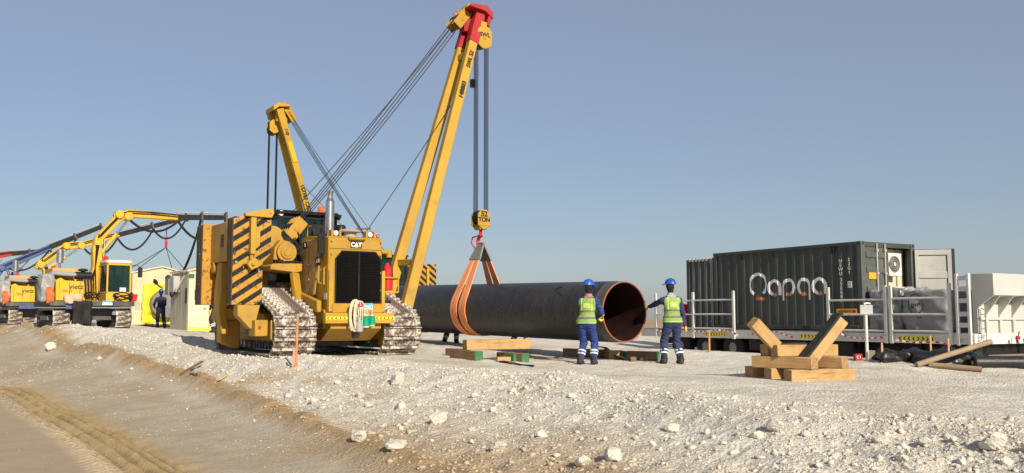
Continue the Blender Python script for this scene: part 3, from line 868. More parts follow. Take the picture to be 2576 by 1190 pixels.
    B(MB().lathe([(0, .15), (.12, .15), (.14, .26), (.17, .27), (.2, .22), (.22, .12)], (.32, -1.25, 2.77), (.32, -1.25, 4), 22), 'air_precleaner', GREY, 0)
    B(MB().lathe([(0, .1), (.05, .12), (.05, .14), (.2, .13), (.25, .1)], (.2, -.95, 2.85), (.2, -.95, 4), 16), 'intake_cap', BLK, 0)
    for x in (-.35, .5):
        w = MB(); w.box(x - .12, x - .075, -2.05, -1.9, 2.72, 2.87); w.box(x + .075, x + .12, -2.05, -1.9, 2.72, 2.87); w.box(x - .12, x + .12, -1.93, -1.9, 2.72, 2.76)
        wl = B(w, 'lamp_bracket', YEL, 0)
        B(MB().cyl((x, -2.03, 2.8), (x, -1.94, 2.8), .055, n=14), 'work_lamp', WHITEB, 0, wl)
    B(MB().lathe([(0, .04), (.05, .04), (.08, .02)], (.7, -2.0, 2.74), (.7, -2.0, 3), 10), 'red_marker', REDL, 0)
    hc = MB(); hc.cyl((.74, -2.12, 2.4), (.98, -2.12, 2.4), .05, n=12); hc.cyl((.94, -2.12, 2.28), (.94, -2.12, 2.45), .07, n=12); B(hc, 'towing_eye', YEL, 0)
    # mirror
    mi = MB(); mi.cyl((-.66, -1.95, 2.2), (-.66, -1.95, 2.9), .02, n=8); mi.box(-.75, -.57, -1.99, -1.95, 2.32, 2.78)
    mi.prism([(-.84, 2.72), (-.56, 2.78), (-.6, 2.98), (-.88, 3.0)], 1, -1.9, -1.86)
    B(mi, 'rear_view_mirror', BLK, .006)
    # fire extinguisher in its cage on the boom side
    fx = MB(); fx.lathe([(0, .12), (.02, .135), (.52, .135), (.6, .06), (.66, .04)], (1.15, -1.6, 1.52), (1.15, -1.6, 3), 18)
    fe = B(fx, 'fire_extinguisher', REDB, 0)
    k = MB(); k.tube([(.95, -1.77, 1.82), (1.32, -1.77, 1.82), (1.36, -1.7, 1.8), (1.36, -1.5, 1.8)], .02, 6); k.box(.95, 1.36, -1.78, -1.4, 1.46, 1.5); k.cyl((1.36, -1.77, 1.48), (1.36, -1.77, 1.84), .018, n=8)
    B(k, 'extinguisher_cage', YEL2, 0)
    B(MB().cyl((1.15, -1.6, 2.16), (1.15, -1.6, 2.26), .03, n=8).tube([(1.15, -1.6, 2.2), (1.22, -1.72, 2.1), (1.22, -1.76, 1.8)], .014, 5), 'extinguisher_hose', BLK, 0, fe)
    # ---- cab
    c = MB()
    x0, x1, y0, y1, z0, z1 = -1.0, .5, -.05, 1.55, 1.75, 3.46
    posts = [((x0, y0 + .25), (x0 + .04, y0 + .1)), ((x1, y0 + .25), (x1 - .04, y0 + .1)), ((x0, y1), (x0 + .04, y1 - .05)), ((x1, y1), (x1 - .04, y1 - .05)), ((x0, .85), (x0 + .04, .85)), ((x1, .85), (x1 - .04, .85))]
    for (a, b_) in posts: c.beam((a[0], a[1], 2.3), (b_[0], b_[1], z1 - .1), .09, .09)
    c.box(x0 - .04, x1 + .04, y0 + .02, y1 + .05, z0, 2.35)
    for za in (2.35, z1 - .16):
        c.box(x0, x1, y0 + .1, y0 + .2, za, za + .1); c.box(x0, x1, y1 - .08, y1, za, za + .1)
        c.box(x0, x0 + .08, y0 + .15, y1, za, za + .1); c.box(x1 - .08, x1, y0 + .15, y1, za, za + .1)
    c.beam((x0 + .55, y0 + .22, 2.4), (x0 + .57, y0 + .12, 3.4), .06, .06)
    cab = B(c, 'cab', BLK, .012)
    r = MB(); r.prism([(y0 - .02, z1 - .05), (y0 + .1, z1 + .05), (y1 + .02, z1 + .02), (y1 + .1, z1 - .06)], 0, x0 - .05, x1 + .05); B(r, 'cab_roof', BLK, .02)
    for nm, q in (('windscreen', [(x0 + .06, y0 + .2, 2.42), (x1 - .06, y0 + .2, 2.42), (x1 - .08, y0 + .12, 3.32), (x0 + .08, y0 + .12, 3.32)]),
                  ('side_window', [(x0 - .01, y0 + .28, 2.42), (x0 - .01, y1 - .06, 2.42), (x0 + .03, y1 - .1, 3.32), (x0 + .03, y0 + .16, 3.32)]),
                  ('side_window', [(x1 + .01, y0 + .28, 2.42), (x1 + .01, y1 - .06, 2.42), (x1 - .03, y1 - .1, 3.32), (x1 - .03, y0 + .16, 3.32)]),
                  ('rear_window', [(x0 + .06, y1 - .03, 2.42), (x1 - .06, y1 - .03, 2.42), (x1 - .08, y1 - .06, 3.32), (x0 + .08, y1 - .06, 3.32)])):
        mb = MB(); cen = sum((Vector(p) for p in q), Vector()) / 4
        nn = (Vector(q[1]) - Vector(q[0])).cross(Vector(q[2]) - Vector(q[0])).normalized() * .006
        mb.add([Vector(p) - nn for p in q] + [Vector(p) + nn for p in q], [(0, 1, 2, 3), (7, 6, 5, 4), (0, 4, 5, 1), (1, 5, 6, 2), (2, 6, 7, 3), (3, 7, 4, 0)])
        mb.build(nm, GLASS, cab)
    B(MB().beam((-.35, -.01, 2.5), (.25, -.03, 3.2), .025, .02), 'wiper', BLKP, 0, cab)
    s = MB(); s.box(-.5, 0, .75, 1.2, 1.8, 2.2); s.box(-.5, 0, 1.15, 1.28, 2.2, 2.85); B(s, 'operator_seat', RUB, .03)
    bc = MB(); bc.lathe([(0, .075), (.02, .08), (.15, .075), (.17, .04)], (.17, .3, 3.52), (.17, .3, 4), 16); B(bc, 'beacon', ORNG, 0)
    for x in (-.95, .5):
        B(MB().cyl((x, .0, 3.42), (x, .1, 3.42), .065, n=12), 'cab_lamp', WHITEB if x < 0 else BLK, 0, cab)
    # stay and lamp right of the cab
    st = MB(); st.tube([(-.05, -.5, 2.82), (.1, -.2, 3.5), (.3, -.1, 3.5)], .018, 6); st.cyl((.42, -.15, 3.4), (.5, -.2, 3.36), .06, .08, n=12); B(st, 'lamp_stay', BLK, 0)
    # ---- winch deck, winch and hydraulics in front of the cab
    d = MB(); d.prism([(-1.5, 1.98), (-1.5, 2.08), (-1.42, 2.12), (-.74, 2.14), (-.74, 1.96), (-.87, 1.92)], 1, -.95, .2)
    B(d, 'winch_deck', YEL, .015)
    l = MB(); l.beam((-.9, -.85, 1.98), (-.84, -1.0, 1.2), .2, .12); l.beam((-1.3, .2, 2.0), (-1.3, .1, 1.3), .16, .2); l.box(-1.3, -.55, .2, 1.4, 1.0, 1.75); B(l, 'deck_leg', YEL, .01)
    wx_, wy_ = -1.08, -.86
    w = MB(); w.cyl((wx_, wy_, 2.4), (wx_, .3, 2.4), .235, n=28); w.cyl((wx_, wy_ - .04, 2.4), (wx_, wy_, 2.4), .16, n=24)
    w.cyl((wx_, wy_ - .06, 2.4), (wx_, wy_ - .04, 2.4), .1, n=20)
    w.prism([(wx_ - .3, 2.13), (wx_ - .27, 2.5), (wx_ - .13, 2.7), (wx_ + .1, 2.66), (wx_ + .2, 2.4), (wx_ + .22, 2.13)], 1, wy_ + .1, .3)
    wi = B(w, 'winch', YEL, .01)
    w = MB(); w.cyl((-1.3, -.5, 2.78), (-1.3, .15, 2.78), .26, n=28); B(w, 'winch_drum', YEL, .01)
    w = MB()
    for i in range(4): w.prism([(wx_ - .28 + i * .06, 2.13), (wx_ - .31 + i * .06, 2.22), (wx_ - .28 + i * .06, 2.22), (wx_ - .25 + i * .06, 2.13)], 1, wy_ - .02, wy_ + .1)
    for a in ((-.85, -.6, 2.75), (-.92, -.6, 2.6), (-.8, -.5, 2.5), (-.78, -.7, 2.9)):
        w.tube([a, (a[0] + .06, -.7, a[2] - .15), (a[0] + .13, -.65, a[2] - .35), (-.72, -.6, 2.16)], .022, 6)
    w.tube([(-1.3, -.9, 2.15), (-1.0, -.93, 2.17), (-.74, -.9, 2.16)], .03, 6)
    w.beam((-1.0, -.5, 2.75), (-.78, -.6, 2.45), .16, .14)
    w.beam((-1.08, -.45, 2.9), (-.85, -.6, 2.62), .12, .12)
    B(w, 'hydraulic_hoses', RUB, 0)
    # ---- counterweight hung outboard of the track: front slab, box, rear slab
    yf = -1.36
    cw = MB(); out_ = [(-2.49, 1.16), (-2.49, 3.12), (-1.66, 3.15), (-1.63, 3.1), (-1.63, 2.32), (-1.82, 2.12), (-1.82, 1.16)]
    cw.prism(out_, 1, yf + .01, yf + .5)
    cwo = B(cw, 'counterweight', BRN, .02)
    face = [(-2.49, 1.16), (-2.49, 3.12), (-1.64, 3.14), (-1.64, 2.3), (-1.82, 2.12), (-1.82, 1.16)]
    B(MB().prism(face, 1, yf, yf + .0095), 'slab_face', YELR, 0, cwo)
    up = [(-2.49, 2.12), (-2.49, 3.12), (-1.64, 3.14), (-1.64, 2.3), (-1.82, 2.12)]; lo = [(-2.49, 1.16), (-2.49, 2.12), (-1.82, 2.12), (-1.82, 1.16)]
    sm = MB()
    for P_ in (up, lo):
        for q in diag_stripes(P_, 0, 0, .262, .47, .66, 0, 24): sm.prism(q, 1, yf - .007, yf - .0005)
    B(sm, 'warning_stripes', BLKD, 0, cwo, smooth=0)
    lam = MB()
    for y in (.1, .2, .32, .41): lam.box(-2.502, -2.488, yf + y, yf + y + .014, 1.18, 3.1)
    B(lam, 'plate_joints', BLKD, 0, cwo)
    B(MB().box(-2.42, -1.85, yf + .505, .745, 2.16, 3.08), 'counterweight_box', YEL, .02)
    B(MB().box(-2.426, -2.42, -.35, -.1, 2.5, 2.8), 'decal', DARKF, 0)
    rx = -1.55
    ro = B(MB().box(-2.61, rx, .76, 1.32, 1.18, 3.12), 'rear_weight', BRN, .02)
    B(MB().box(-2.61, rx - .01, .748, .7585, 1.18, 3.12), 'slab_face', YELR, 0, ro)
    B(MB().box(-2.61, rx - .01, 1.3215, 1.332, 1.18, 3.12), 'slab_face', YELR, 0, ro)
    lam = MB()
    for y in (.86, .98, 1.12, 1.22): lam.box(-2.622, -2.608, y, y + .014, 1.2, 3.1)
    B(lam, 'plate_joints', BLKD, 0, ro)
    sm = MB()
    for q in diag_stripes([(-2.61, 1.18), (-2.61, 3.12), (rx - .01, 3.12), (rx - .01, 1.18)], 0, 0, .3, .5, .8, 6, 24): sm.prism(q, 1, 1.3325, 1.339)
    B(sm, 'warning_stripes', BLKD, 0, ro, smooth=0)
    B(MB().box(-2.2, -2.08, 1.34, 1.44, 1.9, 2.9), 'weight_cylinder', YEL2, .01)
    for (x, z) in ((-2.42, 3.04), (-2.42, 1.25), (-1.72, 3.05), (-1.9, 1.25), (-2.42, 2.1), (-1.9, 1.9)): B(MB().cyl((x, yf - .03, z), (x, yf, z), .03, n=6), 'weight_bolt', STEELD, 0, cwo)
    # lift link, cylinder and arms
    a = MB(); a.prism([(-2.26, 3.13), (-2.26, 3.2), (-1.76, 3.32), (-1.64, 3.32), (-1.6, 3.24), (-1.66, 3.12)], 1, yf - .1, yf + .06); link_pin(a, (-1.7, yf - .02, 3.24), .035, .2)
    B(a, 'lift_arm', YEL2, .01)
    cy = MB(); cy.box(-2.15, -2.03, yf - .17, yf - .02, 2.28, 3.1); cy.prism([(-2.03, 2.95), (-1.92, 2.8), (-1.92, 2.48), (-2.03, 2.38)], 1, yf - .11, yf - .01); cy.cyl((-2.1, yf - .09, 2.05), (-2.1, yf - .09, 2.3), .04, n=10)
    cy.prism([(-2.22, 2.06), (-2.07, 2.22), (-1.97, 2.14), (-1.97, 2.0), (-2.12, 1.92)], 1, yf - .18, yf - .02); link_pin(cy, (-2.09, yf - .18, 2.06), .04, .1)
    B(cy, 'weight_cylinder', YEL2, .008)
    # carrier frame below the weight
    k = MB(); k.box(-2.4, -1.3, -.1, .6, .82, 1.08)
    k.prism([(-.2, 2.15), (.1, 2.15), (.35, 1.5), (.35, 1.05), (-.1, .5), (-.4, .5), (-.1, 1.05), (-.25, 1.5)], 0, -2.42, -2.25)
    k.box(-2.3, -1.85, -.1, .74, 1.5, 1.75); k.cyl((-2.44, .5, 2.05), (-2.2, .5, 2.05), .13, n=16)
    B(k, 'weight_carrier', YEL, .015)
    k = MB(); k.prism([(-2.4, 1.15), (-2.4, .92), (-2.12, .62), (-1.98, .62), (-1.98, .8), (-1.9, 1.15)], 1, -1.52, -1.2)
    k.box(-2.08, -1.79, -1.75, -1.3, .46, .82); k.prism([(-1.79, .82), (-1.79, .42), (-1.6, .18), (-1.66, .8)], 1, -1.95, -1.88)
    B(MB().prism([(-2.3, .815), (-2.3, .3), (-2.0, .15), (-1.85, .15), (-1.85, .815)], 1, .1, .5), 'rear_bracket', YEL, .015)
    kk = B(k, 'support_bracket', YEL2, .015)
    B(MB().cyl((-1.98, -1.75, .66), (-1.98, -1.78, .66), .035, n=10), 'red_plug', REDL, 0, kk)
    # ---- boom
    FF = Vector((1.66, -1.42, .78)); RF = Vector((1.5, -.5, .8)); FT = Vector((4.92, .47, 9.55)); RT = Vector((4.9, 1.02, 9.5))
    bw = .23
    bo = MB()
    for a, b_ in ((FF, FT), (RF, RT)):
        bo.beam(a, b_, bw, .27, .22, .26, up=(1, 0, 0))
    for t in (.17, .86):
        bo.beam(FF.lerp(FT, t), RF.lerp(RT, t), .16, .16)
    boom = B(bo, 'boom', YEL2, .015)
    ft = MB()
    for p in (FF, RF): ft.cyl(p - Vector((0, .24, 0)), p + Vector((0, .24, 0)), .13, n=14); ft.box(p.x - .3, p.x + .05, p.y - .2, p.y + .2, .45, .85)
    B(ft, 'boom_foot', YEL, .01, boom)
    tp = MB()
    for a, b_ in ((FF, FT), (RF, RT)):
        d = (b_ - a).normalized()
        tp.beam(b_ - d * .98, b_ + d * .12, bw + .03, .3, up=(1, 0, 0))
    tipo = B(tp, 'boom_tip', tipmat, .012, boom)
    cap = MB(); cap.prism([(4.5, 9.72), (4.55, 9.8), (5.05, 9.84), (5.26, 9.66), (5.26, 9.46), (5.0, 9.66)], 1, .22, 1.28)
    cap.box(4.52, 5.0, .62, .9, 9.1, 9.72); cap.prism([(5.14, 9.6), (5.26, 9.6), (5.16, 9.2), (5.06, 9.3)], 1, .25, .6)
    B(cap, 'tip_plate', RED if own else YEL, .01, boom)
    if own:
        dv = (FF - FT).normalized(); side = Vector((1, 0, .0)); side = (side - dv * side.dot(dv)).normalized()
        nv = Vector((0, -1, 0)); nv = (nv - dv * nv.dot(dv)).normalized()
        for s_, t, sz in (('SWL 52', 1.6, .175), ('148803', 2.65, .19)):
            o_ = FT + dv * t + nv * (.135 + .004)
            text('boom_lettering', s_, sz, BLKP, boom, o_, -dv, nv.cross(-dv), bold=.003)
    else:
        dv = (FF - FT).normalized(); nv = Vector((0, 1, 0)); nv = (nv - dv * nv.dot(dv)).normalized()
        dv2 = (RF - RT).normalized()
        for s_, t, sz in (('157787 CAT', 3.9, .24), ('1157', .9, .15)):
            text('boom_lettering', s_, sz, BLKP, boom, RT + dv2 * t + nv * .14, dv2, nv.cross(dv2), bold=.006)
        pl = MB(); pl.beam(RT + dv2 * 1.35 + nv * .14, RT + dv2 * 2.25 + nv * .14, .2, .012, up=tuple(nv)); pl.build('boom_label', BRIGHT, boom)
    # upper hook sheave block: cheek plates face the front of the machine
    HX, HY = 4.98, .42
    def cheek(z0, z1, hw, cut=.12): return [(HX - hw, z0 + cut), (HX - hw, z1 - cut), (HX - hw + cut, z1), (HX + hw - cut, z1), (HX + hw, z1 - cut), (HX + hw, z0 + cut), (HX + hw - cut * 1.4, z0), (HX - hw + cut * 1.4, z0)]
    ub = MB(); ub.prism(cheek(8.55, 9.2, .24), 1, HY - .2, HY - .16); ub.prism(cheek(8.6, 9.2, .22), 1, HY + .16, HY + .2); ub.box(HX - .1, HX + .1, HY - .16, HY + .16, 9.08, 9.35); ub.cyl((HX, HY - .22, 8.86), (HX, HY + .22, 8.86), .05, n=10)
    ubo = B(ub, 'upper_sheave_block', YEL2, .012)
    if own: text('block_lettering', 'SWL', .17, BLKP, ubo, (HX, HY - .205, 8.95), (1, 0, 0), (0, 0, 1), bold=.006)
    sv = MB()
    for y in (-.1, 0, .1): sv.cyl((HX, HY + y - .042, 8.82), (HX, HY + y + .042, 8.82), .235, n=22)
    B(sv, 'sheave', BLK, .01, ubo)
    # luffing block at the boom tip, lower luffing block beside the cab
    ux = Vector((4.42, .8, 9.42)); lx = Vector((-.72, -.2, 3.0)); dl = (lx - ux).normalized()
    for nm, c_, dr_, s_ in (('upper_luffing_block', ux, dl, 1), ('lower_luffing_block', lx, -dl, 1)):
        k = MB(); sd_ = dr_.cross(Vector((0, 1, 0))).normalized()
        for off in (-.24, -.08, .08, .24):
            k.beam(c_ - dr_ * .34 + Vector((0, off, 0)), c_ + dr_ * .3 + Vector((0, off, 0)), .03, .3, up=tuple(sd_))
        k.cyl(c_ + Vector((0, -.28, 0)), c_ + Vector((0, .28, 0)), .06, n=10)
        k.beam(c_ - dr_ * .62, c_ - dr_ * .3, .34, .22, up=tuple(sd_))
        bo_ = B(k, nm, YEL, .008)
        k = MB()
        for off in (-.16, 0, .16): k.cyl(c_ + Vector((0, off - .05, 0)), c_ + Vector((0, off + .05, 0)), .17, n=18)
        B(k, 'sheave', BLK, .01, bo_)
    pv = MB(); pv.cyl(lx - (-dl) * .6 + Vector((0, 0, 0)), (-1.05, -.25, 2.5), .11, n=14); B(pv, 'luffing_anchor', YEL2, 0)
    rp = 'luffing_rope'
    for i, off in enumerate((-.24, -.08, .08, .24)):
        MB().tube(sag(ux + Vector((off * .5, off, -off * .6)) + dl * .15, lx + Vector((off * .3, off, -off * .4)) - dl * .15, .03 + .02 * i, 10), .013, 5).build(rp, WIRE, T)
    MB().tube(sag(ux + Vector((.1, .3, .1)), (-1.0, .5, 2.95), .12, 12), .012, 5).build('winch_rope', WIRE, T)
    MB().tube(sag(FF.lerp(FT, .72) + Vector((0, .2, -.1)), (-.2, .9, 2.9) if not own else (.9, .6, 2.2), .05, 8), .012, 5).build('guy_line', WIRE, T)
    # hoist ropes and hook block
    hz = 3.75 if own else 3.0
    for x in (HX - .17, HX + .17):
        for e_ in (-.1, -.035, .035, .1):
            MB().cyl((x, HY + e_, 8.8), (x, HY + e_, hz), .0125, n=6).build('hoist_rope', WIRE, T)
    kb = MB(); kb.prism(cheek(hz - .4, hz + .16, .2), 1, HY - .19, HY - .15); kb.prism(cheek(hz - .4, hz + .16, .2), 1, HY + .15, HY + .19)
    kb.box(HX - .13, HX + .13, HY - .15, HY + .15, hz - .4, hz - .26); kb.prism([(HX - .2, hz - .24), (HX - .1, hz - .2), (HX, hz - .25), (HX + .1, hz - .2), (HX + .2, hz - .24), (HX + .2, hz - .3), (HX - .2, hz - .3)], 1, HY - .205, HY - .19)
    kbo = B(kb, 'hook_block', YEL2, .015)
    sv = MB()
    for y in (-.1, 0, .1): sv.cyl((HX, HY + y - .04, hz - .05), (HX, HY + y + .04, hz - .05), .205, n=20)
    B(sv, 'sheave', BLK, .01, kbo)
    if own:
        text('block_lettering', '52', .21, BLKP, kbo, (HX, HY - .195, hz + .03), (1, 0, 0), (0, 0, 1), bold=.008)
        text('block_lettering', 'TON', .17, BLKP, kbo, (HX, HY - .195, hz - .13), (1, 0, 0), (0, 0, 1), bold=.008)
    HX -= .03
    hk = MB(); hk.cyl((HX + .03, HY, hz - .4), (HX + .03, HY, hz - .5), .045, n=10)
    zc = hz - .74
    hk.tube([(HX + .03, HY, hz - .48), (HX + .03, HY + .02, hz - .54)] + [(HX + .03, HY + .155 * math.cos(a) , zc + .155 * math.sin(a)) for a in np.linspace(1.9, -2.8, 12)], .05, 8)
    B(hk, 'hook', REDB if own else BLK, 0, kbo)
    if own:
        gd = MB(); gd.tube([(HX - .04, HY - .1, hz - .56), (HX - .06, HY + .3, hz - .6), (HX - .06, HY + .38, hz - .75), (HX - .04, HY + .2, hz - .92)], .022, 6)
        B(gd, 'hook_handle', REDB, 0, kbo)
        MB().cyl((4.86, .68, 7.5), (4.86, .68, 7.72), .09, n=12).build('rope_weight', BLK, T)
    return T, Vector((HX + .03, HY, zc - .12))

ZM1 = .187
PL1, HOOK1 = pipelayer((-4.833, 22.7, ZM1), 33, 'yellow sideboom tractor with red boom tip holding the black pipe in slings', None, RED, True)
PL2, HOOK2 = pipelayer((-6.45, 42.3, .42), 213, 'second yellow sideboom tractor seen from behind, beyond the suspended pipe', None, YEL2, False)
# ------------------------------------------------------------------ the pipe in its slings
def xf(T, p):
    """point in a placed thing's space -> world"""
    c, s = math.cos(T.rotation_euler.z), math.sin(T.rotation_euler.z); l = T.location
    return Vector((l.x + c * p[0] - s * p[1], l.y + s * p[0] + c * p[1], l.z + p[2]))
m, nt, b = nmat('pipe_coating')
st = noise(nt, 5, 5, stretch=(.5, 6, .5), rough=.65); big = noise(nt, .6, 4); sc = noise(nt, 9, 6, stretch=(1, 5, 1), rough=.75)
cc = mixrgb(nt, ramp(nt, st, .4, .7), (.008, .0075, .008), (.042, .039, .036))
cc = mixrgb(nt, ramp(nt, big, .5, .66, 0, .3), cc, (.06, .056, .052))
cc = mixrgb(nt, ramp(nt, sc, .6, .68, 0, .85), cc, (.2, .19, .17))
nt.links.new(cc, b.inputs['Base Color'])
nt.links.new(ramp(nt, st, .3, .7, .22, .5), b.inputs['Roughness'])
bump(nt, b, st, .8, .03)
COAT = m
CUTB = paint('pipe_cutback', (.07, .065, .06), .5, (.16, .13, .1), .6, 4)
PRIM = paint('pipe_bevel', (.30, .10, .05), .6, (.3, .16, .1), .5, 5)
LINE = paint('pipe_lining', (.022, .006, .0045), .55, (.035, .014, .01), .5, 1.2)
PA = Vector((-.6, .8, .017)).normalized(); PR = .71; PL = 12.2
pth = thing('steel_pipe', 'large black coated steel pipe with brown lining, hanging in orange slings', 'pipe', (2.59, 21.0, 1.19), math.atan2(.6, .8))
def ring(mb, y0, r0, y1, r1, n=72, zk=.017):
    v = []
    for y, r in ((y0, r0), (y1, r1)):
        for i in range(n):
            a = 2 * math.pi * i / n; v.append((r * math.cos(a), y, r * math.sin(a) + y * zk))
    mb.add(v, [(i, (i + 1) % n, n + (i + 1) % n, n + i) for i in range(n)])
mb = MB()
for k in range(24): ring(mb, .3 + k * (PL - .6) / 24, PR, .3 + (k + 1) * (PL - .6) / 24, PR)
mb.build('coating', COAT, pth)
mb = MB(); ring(mb, .3, PR, .28, PR - .008); ring(mb, .28, PR - .008, .015, PR - .008); mb.build('bare_end_band', CUTB, pth)
mb = MB(); ring(mb, PL - .3, PR, PL - .28, PR - .008); ring(mb, PL - .28, PR - .008, PL - .015, PR - .008); mb.build('bare_end_band', CUTB, pth)
mb = MB(); ring(mb, .015, PR - .008, 0, PR - .02); ring(mb, 0, PR - .02, 0, PR - .034); ring(mb, 0, PR - .034, .02, PR - .044); mb.build('bevelled_rim', PRIM, pth)
mb = MB(); ring(mb, PL - .015, PR - .008, PL, PR - .04); mb.build('bevelled_rim', PRIM, pth)
mb = MB()
for k in range(6): ring(mb, .02 + k * PL / 6, PR - .044, .02 + (k + 1) * PL / 6 - (.03 if k == 5 else 0), PR - .044)
mb.build('inner_lining', LINE, pth)
def on_pipe(y, ang, r=PR + .003): return (-r * math.cos(ang), y, r * math.sin(ang) + y * .017)
mk = [on_pipe(1.75 + .17 * math.sin(t * 5.2 - .3) * (1 if t < .5 else .9) + .12 * (.5 - t), .95 - t * .42) for t in np.linspace(0, 1, 14)]
MB().tube(mk, .011, 5).build('chalk_mark', BLKP, pth)

hookw = xf(PL1, HOOK1)
lat = Vector((.8, .6, 0)); axis = Vector((-.6, .8, 0))
pc = Vector((2.59, 21.0, 1.19))
t0 = (hookw - pc).dot(axis)
SLING = paint('orange_webbing', (.92, .33, .13), .85, (.6, .33, .2), .35, 3, bmp=.2)
SLEEVE = paint('grey_sleeve', (.2, .2, .19), .8, (.3, .28, .24), .4, 3)
for j, off in enumerate((-.25, .17)):
    c = pc + axis * (t0 + off); c.z = pc.z + (t0 + off) * .017
    hs = (hookw - c).dot(lat); hz_ = hookw.z - c.z
    D_ = math.hypot(hs, hz_); rr = PR + .012
    a0 = math.atan2(hz_, hs); da = math.acos(rr / D_)
    tl, tr_ = a0 + da, a0 - da          # tangent angles: tl on the near-left side, tr_ on the far side
    def pt(a, t): return c + lat * rr * math.cos(a) + Vector((0, 0, rr * math.sin(a)))
    hp = hookw + axis * (off * .35) + Vector((0, 0, .06))
    arc = [pt(a, 0) for a in np.linspace(tl, tr_ + 2 * math.pi, 40)]
    left = [hp.lerp(arc[0], t) for t in np.linspace(0, 1, 9)][:-1]; right = [arc[-1].lerp(hp, t) for t in np.linspace(0, 1, 9)][1:]
    pts = left + arc + right
    n = len(pts)
    W = []
    for i, p in enumerate(pts):
        k = min(1, min(i, n - 1 - i) / 7)
        W.append(tuple(axis * (.13 + .17 * k)))
    sl = MB().strip(pts, W, .02).build('lifting_sling', SLING)
    tag(sl, 'orange webbing sling round the black pipe, ' + ('nearer its open end' if j == 0 else 'farther from its open end'), 'sling')
    ln = [p + (p - c).normalized() * .012 if 8 <= i < n - 8 else p + (lat * (-1 if i < 8 else 1)) * .012 for i, p in enumerate(pts)]
    MB().strip(ln, [tuple(Vector(w) * .05) for w in W], .006).build('stitch_line', paint('sling_stitch', (.42, .12, .06), .9), sl)
    MB().strip([hp.lerp(arc[0], t) for t in np.linspace(-.02, .3, 4)], [tuple(axis * (.14 + .05 * i)) for i in range(4)], .05).build('sleeve', SLEEVE, sl)
    MB().strip([hp.lerp(arc[-1], t) for t in np.linspace(-.02, .3, 4)], [tuple(axis * (.14 + .05 * i)) for i in range(4)], .05).build('sleeve', SLEEVE, sl)

# ------------------------------------------------------------------ things hung on the tractor's bumper
ROPE = plain('pale_rope', (.62, .55, .42), .9)
rc = thing('rope_coil', 'loose coil of pale rope hung over the yellow bumper', 'rope', xf(PL1, (.0, -2.5, .6)), R(33))
for k in range(6):
    w = .1 + .02 * (k % 3); dx = -.12 + .03 * k
    MB().tube([(dx + w * math.sin(t) * .8, -.02 - .012 * k, .32 + .34 * math.cos(t) + .02 * math.sin(3 * t + k)) for t in np.linspace(0, 2 * math.pi, 15)[:-1]], .013, 5, True).build('rope_loop', ROPE, rc)
MB().tube([(-.02, 0, .3), (.1, -.03, .45), (.22, -.02, .55), (.25, -.03, .3), (.27, -.02, .1)], .012, 5).build('rope_end', ROPE, rc)
MB().lathe([(0, .03), (.03, .075), (.12, .05), (.14, .02)], (.05, -.03, .5), (.05, -.03, 1), 10).build('red_clip', REDB, rc)
for (x, z, r, h, mat, lab) in ((.16, .13, .085, .2, GREEN, 'green plastic canister with pale base, nearer the rope coil, hung under the bumper'), (.31, .16, .075, .17, GREEN, 'smaller green plastic canister hung beside another under the bumper')):
    t = thing('green_canister', lab, 'canister', xf(PL1, (x + .02, -2.56, .55 + z)), R(33))
    MB().lathe([(0, r), (h, r * 1.02), (h + .03, r * .6)], (0, 0, 0), (0, 0, 1), 14).build('body', mat, t)
    MB().lathe([(-.03, r * .9), (0, r * .95)], (0, 0, 0), (0, 0, 1), 14).build('base', ROPE, t)
    MB().lathe([(0, r * .55), (.04, r * .5)], (0, 0, h + .03), (0, 0, 1), 10).build('cap', ROPE, t)
    MB().tube([(0, 0, h + .05), (.02, .02, h + .2), (.0, .06, h + .3)], .008, 5).build('cord', ROPE, t)
t = thing('metal_canister', 'grey metal canister hung lowest on the rope under the bumper', 'canister', xf(PL1, (.02, -2.57, .55)), R(33))
MB().lathe([(0, .07), (.02, .085), (.2, .085), (.23, .05), (.27, .04)], (0, 0, 0), (0, 0, 1), 14).build('body', GREY, t)
MB().tube([(0, 0, .26), (-.02, .02, .4), (.0, .05, .5)], .008, 5).build('cord', ROPE, t)

# ------------------------------------------------------------------ timber
m, nt, b = nmat('pine_timber')
gr = noise(nt, 3, 6, stretch=(9, .7, 9), rough=.7); bl = noise(nt, 2.5, 4); kn = noise(nt, 11, 5, stretch=(1, .35, 1), rough=.8)
cc = mixrgb(nt, ramp(nt, gr, .3, .7), (.36, .205, .075), (.55, .355, .155))
cc = mixrgb(nt, ramp(nt, bl, .5, .75), cc, (.3, .17, .065))
cc = mixrgb(nt, ramp(nt, kn, .66, .72, 0, .8), cc, (.14, .08, .035))
ck = noise(nt, 2.2, 5, stretch=(14, .45, 14), rough=.8)
cc = mixrgb(nt, ramp(nt, ck, .62, .66, 0, .85), cc, (.1, .055, .025))                 # drying cracks along the grain
dt_ = noise(nt, 1.7, 6, rough=.7)
cc = mixrgb(nt, ramp(nt, dt_, .52, .7, 0, .6), cc, (.2, .125, .06))                    # handling dirt
tcn = nt.nodes.new('ShaderNodeTexCoord'); sx_ = nt.nodes.new('ShaderNodeSeparateXYZ'); nt.links.new(tcn.outputs['Normal'], sx_.inputs[0])
ab = nt.nodes.new('ShaderNodeMath'); ab.operation = 'ABSOLUTE'; nt.links.new(sx_.outputs['Y'], ab.inputs[0])
en = mixrgb(nt, ramp(nt, noise(nt, 22, 4), .35, .65), (.24, .135, .05), (.42, .26, .11))
cc = mixrgb(nt, ramp(nt, ab.outputs[0], .6, .8), cc, en)                               # end grain
nt.links.new(cc, b.inputs['Base Color']); b.inputs['Roughness'].default_value = .8
bump(nt, b, gr, .3, .01)
PINE = m
m, nt, b = nmat('brown_timber')
gr = noise(nt, 3, 6, stretch=(9, .7, 9), rough=.7); kn = noise(nt, 8, 5, rough=.8)
